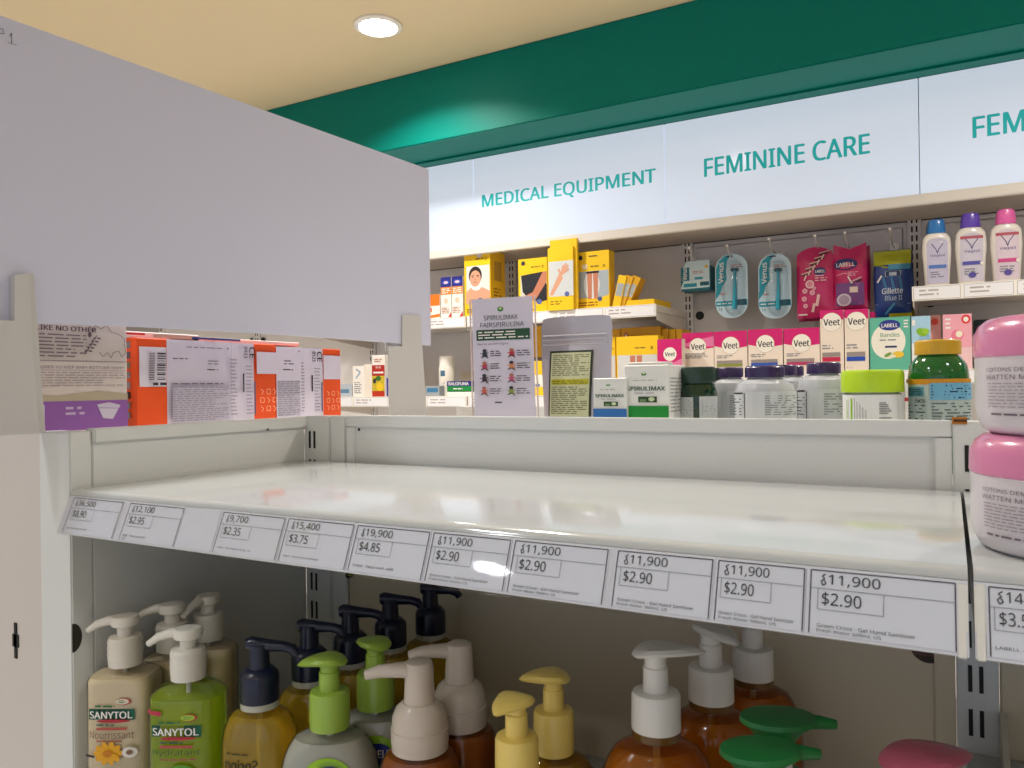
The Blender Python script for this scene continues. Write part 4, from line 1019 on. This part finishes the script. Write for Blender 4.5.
def jar(u0, u1, vt, Y, label, body, lid, lidh=.018, lidr=1.0, neck=.86, shoulder=.2, name='pill_bottle', draw=None, glass=False, cat='bottle', group=None, z0=ZS, ribs=False):
    x0, x1 = at(u0, 400, Y=Y).x, at(u1, 400, Y=Y).x
    R = (x1 - x0) / 2 * .97; c = (x0 + x1) / 2; H = at((u0 + u1) / 2, vt, Y=Y).z - z0
    t = thing(name, label, cat, (c, Y, z0), -math.atan2(c, Y), group)
    hb = H - lidh
    mb = M(body, .12 if glass else .25, coat=.6, trans=.35 if glass else 0)
    MB().loft([(0, R * .9, R * .9, 2), (.003, R, R, 2), (hb * (1 - shoulder) - .004, R, R, 2), (hb * (1 - shoulder * .55), R * .97, R * .97, 2), (hb * (1 - shoulder * .25), R * .90, R * .90, 2), (hb * .985, R * neck, R * neck, 2), (hb, R * neck * .9, R * neck * .9, 2), (H - .003, R * neck * .9, R * neck * .9, 2)], mb, 40).build('body', t)
    bd_ = [c for c in COL.objects if c.parent == t][0]
    RL_ = R * lidr * (neck + .04 if lidr == 1.0 else 1)
    b = MB(); N = 72 if ribs else 40
    b.loft([(hb + .0005, RL_, RL_, 2), (hb + lidh * .85, RL_, RL_, 2), (H - .0008, RL_ * .96, RL_ * .96, 2), (H, RL_ * .90, RL_ * .90, 2)], M(lid, .35, coat=.35), N)
    if ribs:
        for j, q in enumerate(b.v[:2 * N]):
            if j % 2: b.v[j] = Vector((q.x * .975, q.y * .975, q.z))
    b.build('lid', t)
    if draw: P = Print(cyl_front(R, -.0459 * Y - z0, hb), sub=.006, z0=.0005); draw(P, R, hb); P.go('label', bd_)
    return t
def d_pills(P, R, h):
    P.rect(-R * 1.35, h * .02, R * 1.35, h * .68, M('c9cdd0')); P.rect(-R * 1.3, h * .62, -R * .75, h * .66, INK); P.frame(-R * 1.32, h * .05, -R * .68, h * .64, R * .03, INK)
    for y in (.56, .44, .3): P.line([(-R * 1.3, h * y), (-R * .7, h * y)], R * .03, INK)
    P.micro(-R * 1.28, h * .1, -R * .74, h * .54, 6, INK, .25); P.micro(R * .0, h * .12, R * 1.2, h * .6, 9, M('6a6e74'), .3)
def d_green(P, R, h):
    P.rect(-R * 1.2, 0, -R * .25, h * .62, M('bfc4c4')); P.rect(R * .05, 0, R * 1.2, h * .64, M('c4c9c9')); P.micro(-R * 1.1, h * .1, -R * .35, h * .56, 7, INK, .3); P.micro(R * .15, h * .1, R * 1.0, h * .56, 8, GREY, .3)
jar(679, 718, 367, .845, 'dark green glass bottle with a green lid and white labels', '0c3a1c', '17372a', .018, draw=d_green, glass=True, group='dark green bottles', ribs=True)
jar(699, 736, 368, .905, 'dark green bottle mostly hidden behind the front green one', '0c3a1c', '17372a', .018, glass=True, group='dark green bottles', ribs=True)
PV = [(708, 752, 367.5, .90, 'white pill bottle with a purple lid, left of the front one'), (734, 797, 366, .81, 'white pill bottle with a purple lid, front and centre in the row'),
      (760, 806, 365, .90, 'white pill bottle with a purple lid, partly hidden behind the centre one'), (797, 852, 362.5, .86, 'white pill bottle with a purple lid, beside the lime-lidded jar'),
      (772, 812, 366, .95, 'white pill bottle farthest back, its purple lid between its neighbours')]
for k, (a1, a2, vt, Y, lab) in enumerate(PV):
    jar(a1, a2, vt, Y, lab, 'c2c6cc', '2e1c50', .012, 1.0, .60 if k != 3 else .60, .26, draw=d_pills, group='purple-lidded pill bottles')
def d_lime(P, R, h):
    P.rect(-R * 1.35, 0, R * 1.35, h * .93, M('e4e6e6')); P.rect(-R * .78, h * .03, -R * .70, h * .80, M('8ac02a'))
    for k, c in enumerate((.82, .7, .6, .5, .4)): P.rect(-R * (.62 - .1 * k), h * .03, -R * (.60 - .1 * k), h * c, GREY)
    P.rect(-R * .95, h * .1, -R * .91, h * .75, M('a8c870')); P.micro(R * .2, h * .25, R * .6, h * .68, 7, INK, .35); P.micro(R * .2, h * .1, R * .6, h * .16, 1, INK)
jar(842, 904, 370, .80, 'white jar with a lime green screw lid', 'e0e2e2', 'b4d81c', .021, 1.06, .98, .04, 'supplement_jar', d_lime, cat='jar')
def d_yb(P, R, h):
    P.rect(-R * 1.4, 0, R * 1.4, h * .56, M('a9b8b4')); P.rect(-R * 1.4, h * .56, R * 1.4, h * .64, M('c88a1c')); P.rect(-R * 1.3, h * .38, -R * .45, h * .52, M('4a8a98')); P.rect(-R * .25, h * .33, R * 1.4, h * .58, M('6aa8c8'))
    P.micro(-R * .2, h * .34, R * 1.2, h * .56, 5, M('1c2c50'), .45); P.text('Facts', -R * .75, h * .29, -R * .4, h * .35, INK, True); P.micro(-R * 1.2, h * .02, -R * .4, h * .27, 5, INK, .3); P.micro(-R * .2, h * .02, R * 1.2, h * .30, 6, M('50545c'), .35); P.micro(-R * 1.2, h * .4, -R * .5, h * .5, 3, INK, .3)
jar(906, 972, 340, .82, 'green glass bottle with a golden yellow lid', '0a6a28', 'c89a1c', .014, 1.0, .70, .32, 'supplement_bottle', d_yb, glass=True, ribs=True)
p = at(906.5, 400, Y=.78)
t = thing('thin_stick', 'thin white stick with red bands between lime jar and green bottle', 'stick', (p.x, .78, ZS))
hh = at(906, 383, Y=.78).z - ZS
MB().tube([(0, 0, 0), (.0, 0, hh)], .0014, M('e8e4e0', .4), 8).build('rod', t)
b = MB(); b.tube([(0, 0, hh * .55), (0, 0, hh * .6)], .0016, M('b03030', .4), 8); b.tube([(0, 0, hh * .8), (0, 0, hh * .84)], .0016, M('b03030', .4), 8); b.build('bands', t)
p0, p1 = at(952, 428, Y=YBK + .001), at(967, 417, Y=YBK + .001)
t = thing('shelf_sticker', 'small orange-brown sticker on the panel rim beside the pink jars', 'sticker', (p0.x, YBK, p0.z))
MB().box((0, -.0012, .003), (p1.x - p0.x, -.0002, .0085), M('b8781c', .5), .0002).build('paper', t)
P = Print(lambda x, y, o: (x, -.0012 - o, y), sub=9); P.micro(.001, .004, .010, .0075, 1, M('5a2c10'), .6); P.go('printing', t)
# pink lidded cotton pad jars
def d_pads(P, R, h, bar=True):
    P.text('COTONS AU MAQUILLERENDE', -R * 1.0, h * .80, R * .25, h * .86, M('6a5a68'), True) if 0 else P.micro(-R * .95, h * .70, R * .2, h * .84, 2, M('6a5a68'), .6)
    P.micro(-R * .95, h * .30, R * .2, h * .68, 6, M('9a8c98'), .35); P.micro(-R * .9, h * .2, R * .1, h * .26, 1, M('5a4a58'), .5)
for k, (lab, dx, z0) in enumerate((('white jar with a pink lid standing on the right shelf', 0, ZS), ('white jar with a pink lid stacked on the other pink-lidded jar', .0025, ZS + .0571))):
    R = .0465; h = .037; xc, yc = .0550 + dx, .462
    t = thing('cotton_pad_jar', lab, 'jar', (xc, yc, z0 + .0002), -math.atan2(xc, yc), 'pink-lidded jars')
    MB().loft([(0, R * .86, R * .86, 2), (.002, R * .93, R * .93, 2), (.007, R * .98, R * .98, 2), (.014, R, R, 2), (h, R, R, 2)], M('d8d2d8', .3, coat=.4), 56).build('body', t)
    MB().loft([(h, R * 1.0, R * 1.0, 2), (h + .001, R * 1.015, R * 1.015, 2), (h + .011, R * 1.01, R * 1.01, 2), (h + .016, R * .96, R * .96, 2), (h + .0190, R * .88, R * .88, 2), (h + .0198, R * .8, R * .8, 2)], M('d883ac', .25, coat=.4), 56).build('lid', t)
    P = Print(cyl_front(R), sub=.005, z0=.0004); P.text('COTONS DEMAQUILLERENDE', -R * .98, h * .80, R * .18, h * .86, M('6a5a68')); P.text('WATTEN MET LOTION', -R * .98, h * .71, R * .0, h * .77, M('6a5a68')); P.micro(-R * .95, h * .34, R * .15, h * .68, 8, M('9a8c98'), .3); P.micro(-R * .9, h * .24, R * .12, h * .29, 1, M('6a5a68'), .5)
    if k == 0:
        for q in range(12): P.rect(R * .28, h * (.32 + .045 * q), R * .6, h * (.32 + .045 * q) + h * .02, INK)
    P.go('label', t)

# ================================================================== PUMP BOTTLES
def plate(b, out, zf, th, m):
    """rounded plate: outline points (x, y), height zf(x, y)"""
    n = len(out); vs = []; fs = []
    for kk, (sc, dz) in enumerate(((.0, 0), (.5, 0), (.88, 0), (1.0, -th * .45), (.9, -th), (0, -th))):
        for x, y in out:
            vs.append((x * sc, y * sc, zf(x * sc, y * sc) + dz))
    for r in range(5):
        for i in range(n):
            j = (i + 1) % n; fs.append((r * n + i, r * n + j, (r + 1) * n + j, (r + 1) * n + i))
    return b.add(vs, fs, m)
def tear(L, Wd, back, n=36):
    """top view of a pump head: round back, spout towards -x"""
    pts = []
    for i in range(n):
        t = 2 * PI * i / n; x = math.cos(t); y = math.sin(t)
        if x < 0: pts.append((L * x, Wd * y * (abs(y) ** .9 * .85 + .12) if abs(x) > .3 else Wd * y))
        else: pts.append((back * x, Wd * y))
    return pts
def pump_bottle(px, row_T, kind, label, group, hr=0, name='pump_bottle'):
    u, v = px; T = row_T
    q = at(u, v, Z=T); H = T - ZLOW
    t = thing(name, label, 'bottle', (q.x, q.y, ZLOW), YAW, group)
    K = KIND[kind]; capc = M(K['cap'], K.get('cr', .35), coat=.25, trans=K.get('ct', 0)); s = K.get('s', 1.0)
    ct = H - K['hh'] * s; cb = ct - K['ch'] * s; R = K['cR'] * s; bt = cb - .006
    # body shell and filling
    A, B, e = K['A'] * s, K['B'] * s, K['e']; sh = K['sh'] * s
    pr = [(0, A * .92, B * .92, e), (.004, A, B, e), (bt - sh, A, B, e)]
    for k in range(1, 7):
        f = k / 6; g = math.sqrt(max(0, 1 - f * f)) if K.get('round') else (1 - f ** 2.2)
        a2 = max(R * .92, R * .92 + (A - R * .92) * g); b2 = max(R * .92, R * .92 + (B - R * .92) * g) if B > R * .92 else B + (R * .92 - B) * f
        pr.append((bt - sh + sh * f, a2, b2, e + (2 - e) * f))
    pr.append((bt + .004, R * .90, R * .90, 2))
    shell = MB().loft(pr, CLEAR if K.get('shell', 1) else M(K['fill'], .3, coat=.4), 40).build('bottle_body', t)
    if K.get('shell', 1):
        lv = bt - sh * K.get('level', .5)
        f2 = [(z, a * .965, b_ * .955, ee) for z, a, b_, ee in pr if z < lv - .001]
        zk = [p for p in pr if p[0] >= lv - .001][0]; pk = f2[-1]
        kk = (lv - pk[0]) / max(1e-6, zk[0] - pk[0])
        f2.append((lv, pk[1] + (zk[1] * .965 - pk[1]) * kk, pk[2] + (zk[2] * .955 - pk[2]) * kk, pk[3]))
        f2[0] = (.002,) + f2[0][1:]
        MB().loft(f2, liquid(K['fill'], K.get('ft', .5)), 36).build('liquid', t)
        MB().tube([(0, 0, .01), (0, 0, bt)], .0022, M('d8d8d0', .3), 8).build('dip_tube', t)
    b = MB(); b.loft([(bt + .001, R * .98, R * .98, 2), (cb, R * .98, R * .98, 2)], M(K.get('ring', K['cap']), .3, coat=.3), 32); b.build('neck_ring', t)
    b = MB()
    if kind == 'foam':
        b.loft([(cb, R, R, 2), (cb + .010, R, R, 2), (cb + .0105, R * .96, R * .96, 2), (cb + .018, R * .94, R * .94, 2), (cb + .024, R * .82, R * .82, 2), (cb + .028, R * .60, R * .60, 2), (ct, R * .55, R * .55, 2)], capc, 40)
    elif kind == 'dark':
        b.loft([(cb, R, R, 2), (cb + .018, R, R, 2), (cb + .021, R * .96, R * .96, 2), (ct - .001, R * .72, R * .72, 2), (ct, R * .5, R * .5, 2)], capc, 36)
    else:
        b.loft([(cb, R, R, 2), (ct - .003, R * .98, R * .98, 2), (ct - .0008, R * .92, R * .92, 2), (ct, R * .7, R * .7, 2)], capc, 40)
        if kind.startswith('sany'):
            for k in range(3): b.loft([(cb + .004 + .005 * k, R * 1.015, R * 1.015, 2), (cb + .006 + .005 * k, R * 1.015, R * 1.015, 2)], capc, 40)
    b.build('cap', t)
    b = MB()
    if kind == 'dark':
        b.loft([(ct - .001, R * .55, R * .55, 2), (ct + .004, R * .52, R * .52, 2), (H - .006, R * .50, R * .50, 2)], capc, 24)
        b.tube([(-.0095, 0, H - .0065), (-.006, 0, H - .0062), (.008, 0, H - .0075), (.020, 0, H - .0085), (.0265, 0, H - .0105), (.0295, 0, H - .0150)], [.0048, .0062, .0048, .0040, .0042, .0035], capc, 14)
    elif kind == 'foam':
        b.loft([(ct - .004, R * .55, R * .55, 2), (H - .012, R * .50, R * .50, 2), (H - .005, R * .50, R * .50, 2), (H - .001, R * .45, R * .45, 2), (H, R * .35, R * .35, 2)], capc, 28)
        b.tube([(.004, 0, H - .0075), (-.012, 0, H - .0065), (-.028, 0, H - .0070), (-.038, 0, H - .0095)], [.0085, .0068, .0055, .0042], capc, 14, .8)
    elif kind.startswith('sany'):
        b.loft([(ct - .001, R * .45, R * .45, 2), (H - .010, R * .48, R * .48, 2), (H - .008, R * .78, R * .78, 2), (H - .003, R * .86, R * .80, 2), (H - .0005, R * .74, R * .68, 2), (H, R * .4, R * .4, 2)], capc, 28)
        b.tube([(.002, 0, H - .0045), (-.014, 0, H - .0045), (-.024, 0, H - .0075), (-.032, 0, H - .0130)], [.0060, .0050, .0042, .0032], capc, 14, .8)
    elif kind == 'dish':
        b.loft([(ct - .001, R * .55, R * .55, 2), (H - .016, R * .50, R * .50, 2)], M('e2e2da', .3), 24)
        b.loft([(H - .018, .006, .006, 2), (H - .012, .010, .009, 2, -.001, 0), (H - .006, .015, .012, 2, -.001, 0), (H - .0025, .0205, .0150, 2, 0, 0), (H, .020, .0145, 2, 0, 0), (H + .0004, .012, .010, 2, 0, 0)], capc, 36)
        b.tube([(.008, 0, H - .0035), (.022, 0, H - .0035), (.031, 0, H - .005)], [.0042, .0036, .0026], capc, 12)
    else:
        b.loft([(ct - .001, R * .52, R * .52, 2), (ct + (H - ct) * .5, R * .50, R * .50, 2), (ct + (H - ct) * .52, R * .44, R * .44, 2), (H - .003, R * .44, R * .44, 2)], capc, 28)
        sp = K['sp'] * s; bk = K['bk'] * s
        def zf(x, y, H=H, sp=sp, bk=bk):
            z = H - .0012 - (.010 * (-x / sp) ** 2.0 * K.get('droop', .6) if x < 0 else .004 * (x / bk) ** 2) - .5 * (abs(y) / .016) ** 2 * .004 * K.get('sad', 1)
            return z
        plate(b, tear(sp, K['hw'] * s, bk), zf, .0042, capc)
    b.build('pump_head', t, 45).rotation_euler = (0, 0, hr)
    if 'draw' in K:
        def fm(x, y, o):
            for r0, r1 in zip(pr[:-1], pr[1:]):
                if r0[0] <= y <= r1[0] + 1e-9:
                    k = (y - r0[0]) / (r1[0] - r0[0]); aa = r0[1] + (r1[1] - r0[1]) * k; bb = r0[2] + (r1[2] - r0[2]) * k; ee = r0[3] + (r1[3] - r0[3]) * k
                    return (x, -bb * max(0, 1 - min(1, abs(x / aa)) ** ee) ** (1 / ee) - o, y)
            return (x, -B - o, y)
        P = Print(fm, sub=.005, z0=.0005); K['draw'](P, A, bt); P.go('label', shell)
    return t
def d_sany(txt, flower):
    def d(P, A, h):
        P.ell(A * .30, h - .0235, A * .22, .0030, M('b03030')); P.ell(A * .27, h - .0235, A * .19, .0024, M('e6d8c0') if flower else M('a8c838')); P.micro(A * .15, h - .0250, A * .38, h - .0220, 2, M('6a8a5a'))
        P.micro(-A * .55, h - .0285, A * .05, h - .0260, 1, M('2a6a48'), .6)
        P.poly([(-A * .76, h - .0300), (A * .62, h - .0300), (A * .62, h - .0390), (-A * .76, h - .0390)], M('0a5c42')); P.text('SANYTOL', -A * .72, h - .0375, A * .56, h - .0315, WHT, True)
        P.ell(A * .0, h - .0395, A * .5, .0014, M('b02838')); P.micro(-A * .5, h - .0440, A * .2, h - .0415, 1, M('3a5a4a'), .5); P.rect(-A * .5, h - .0470, A * .4, h - .0450, M('b85048'))
        P.text(txt, -A * .72, h - .0540, A * .60, h - .0480, M('7a5040') if flower else M('3a5a28')); P.micro(-A * .5, h - .0570, A * .5, h - .0550, 1, M('a05040'), .6)
        if flower:
            for k in range(10): P.ell(-A * .15 + A * .28 * math.cos(k * .628), h - .0660 + .0055 * math.sin(k * .628), A * .16, .0026, M('e8a81c'), 12, rot=k * .628)
            P.ell(-A * .15, h - .0660, A * .14, .003, M('c87a10')); P.ell(A * .5, h - .0650, A * .22, .0045, M('ece4dc')); P.ell(A * .5, h - .0650, A * .1, .002, M('8a6850'))
            P.micro(-A * .85, h - .0700, -A * .5, h - .0670, 1, M('3a2c20'), .7)
        else:
            P.rect(-A * .92, h - .0215, -A * .45, h - .0180, M('b83048')); P.ell(A * .1, h - .0660, A * .35, .006, M('5a9a28'))
    return d
def d_lot(P, A, h):
    P.ell(A * .05, h - .044, A * .62, .030, M('9ccc2c')); P.ell(A * .1, h - .030, A * .34, .0100, M('1c2c84')); P.text('LABELL', -A * .18, h - .0310, A * .38, h - .0250, WHT, True)
def d_spring(P, A, h):
    P.text('Spring', -A * .75, h - .045, A * .15, h - .033, M('3a3410'), True, mirror=True); P.micro(-A * .7, h - .030, -A * .1, h - .028, 1, M('4a4418'), .6)
KIND = {
    'sany_cream': dict(cap='e4ddd0', cr=.4, cR=.0140, ch=.0200, hh=.0170, A=.0285, B=.021, e=3.6, sh=.010, fill='ead9b4', ft=.0, level=.6, draw=d_sany('Nourrissant', True)),
    'sany_green': dict(cap='e4e0d4', cr=.4, cR=.0140, ch=.0200, hh=.0160, A=.0290, B=.021, e=3.2, sh=.014, fill='cfe83c', ft=.6, level=.8, draw=d_sany('Hydratant', False)),
    'dark': dict(cap='0c1430', cr=.3, cR=.0152, ch=.0260, hh=.0240, A=.0300, B=.020, e=2.3, sh=.030, round=1, fill='f4d040', ft=.65, level=.12, ring='b8b8a8', draw=d_spring),
    'green': dict(cap='9aba46', cR=.0152, ch=.0230, hh=.0270, A=.0380, B=.021, e=2.3, sh=.040, round=1, fill='c8c8b8', ft=.1, level=.15, sp=.0240, bk=.0140, hw=.0125, droop=.5, draw=d_lot),
    'foam': dict(cap='cdc0b2', cr=.4, cR=.0205, ch=.0280, hh=.0290, A=.0290, B=.0215, e=2.2, sh=.016, round=1, fill='b86a30', ft=.4, level=.15),
    'yellow': dict(cap='ecd070', cR=.0142, ch=.0240, hh=.0270, A=.0320, B=.0205, e=2.3, sh=.034, round=1, fill='cc9a24', ft=.45, level=.1, sp=.0240, bk=.0120, hw=.0125, droop=.35),
    'white': dict(cap='e8e4dc', cR=.0158, ch=.0240, hh=.0300, A=.0380, B=.024, e=2.2, sh=.042, round=1, fill='e88c18', ft=.65, level=.12, sp=.0330, bk=.0150, hw=.0120, droop=.3, sad=.4, ring='6a4818'),
    'dish': dict(s=.88, cap='07682a', cR=.0150, ch=.0220, hh=.0320, A=.026, B=.017, e=2.4, sh=.03, round=1, fill='c8d8b0', ft=.3, level=.6),
    'pink': dict(cap='b85870', cR=.0150, ch=.0220, hh=.0280, A=.030, B=.022, e=2.4, sh=.03, round=1, fill='e0b0b8', ft=.3, level=.6, sp=.0300, bk=.0220, hw=.0150, droop=.4, sad=.3),
}
KIND['sany_back'] = dict(KIND['sany_cream']); KIND['sany_back'].pop('draw'); KIND['sany_back']['A'] = .026; KIND['sany_back']['B'] = .0155
pump_bottle((125, 615), -.194, 'sany_cream', 'SANYTOL Nourrissant cream soap pump bottle with a yellow flower', 'pump bottles with white caps at left', .0)
pump_bottle((188, 627), -.194, 'sany_green', 'SANYTOL green soap pump bottle beside the cream one', 'pump bottles with white caps at left', .05)
pump_bottle((172, 603), -.194, 'sany_back', 'cream soap pump bottle directly behind the two SANYTOL ones', 'pump bottles with white caps at left', .1)
pump_bottle((208, 594), -.194, 'sany_back', 'cream soap pump bottle farthest back, its head turned away', 'pump bottles with white caps at left', 1.2)
for k, (u, v) in enumerate(((259, 636), (309, 618), (350, 604), (390, 592), (430, 582))):
    pump_bottle((u, v), -.196, 'dark', 'yellow soap bottle with a navy-black pump, %s' % ['nearest of the row of five', 'second of the row of five', 'third of the row of five', 'fourth of the row of five', 'farthest of the row of five'][k], 'row of navy-black pump bottles', .03 * (k % 2))
pump_bottle((329, 653), -.200, 'green', 'white lotion bottle with a lime green pump, front one', 'lime green pump bottles', .1)
pump_bottle((375, 637), -.200, 'green', 'lotion bottle with a lime green pump, rear one with raised head', 'lime green pump bottles', -.75)
pump_bottle((419, 660), -.194, 'foam', 'amber foaming soap bottle with a milky dome pump, front one', 'milky foam pump bottles', .06)
pump_bottle((459, 642), -.194, 'foam', 'amber foaming soap bottle with a milky dome pump, rear one', 'milky foam pump bottles', .0)
pump_bottle((516, 692), -.196, 'yellow', 'soap bottle with a pale yellow pump, front one facing forward', 'pale yellow pump bottles', .95)
pump_bottle((553, 669), -.196, 'yellow', 'soap bottle with a pale yellow pump, rear one facing left', 'pale yellow pump bottles', .0)
pump_bottle((655, 643), -.166, 'white', 'large amber soap bottle with a white pump, front one', 'large white pump bottles', PI)
pump_bottle((710, 622), -.168, 'white', 'large amber soap bottle with a white pump, second one', 'large white pump bottles', 1.9)
pump_bottle((752, 608), -.178, 'white', 'large amber soap bottle with a white pump, rear one under the rail', 'large white pump bottles', 2.4)
pump_bottle((778, 716), -.180, 'dish', 'bottle with a dark green dish-shaped pump head, rear one', 'dark green pump bottles', .0)
pump_bottle((760, 748), -.183, 'dish', 'bottle with a dark green dish-shaped pump head, front one', 'dark green pump bottles', .1)
pump_bottle((922, 748), -.180, 'pink', 'bottle with a pink pump head at the bottom right', None, PI + .25)
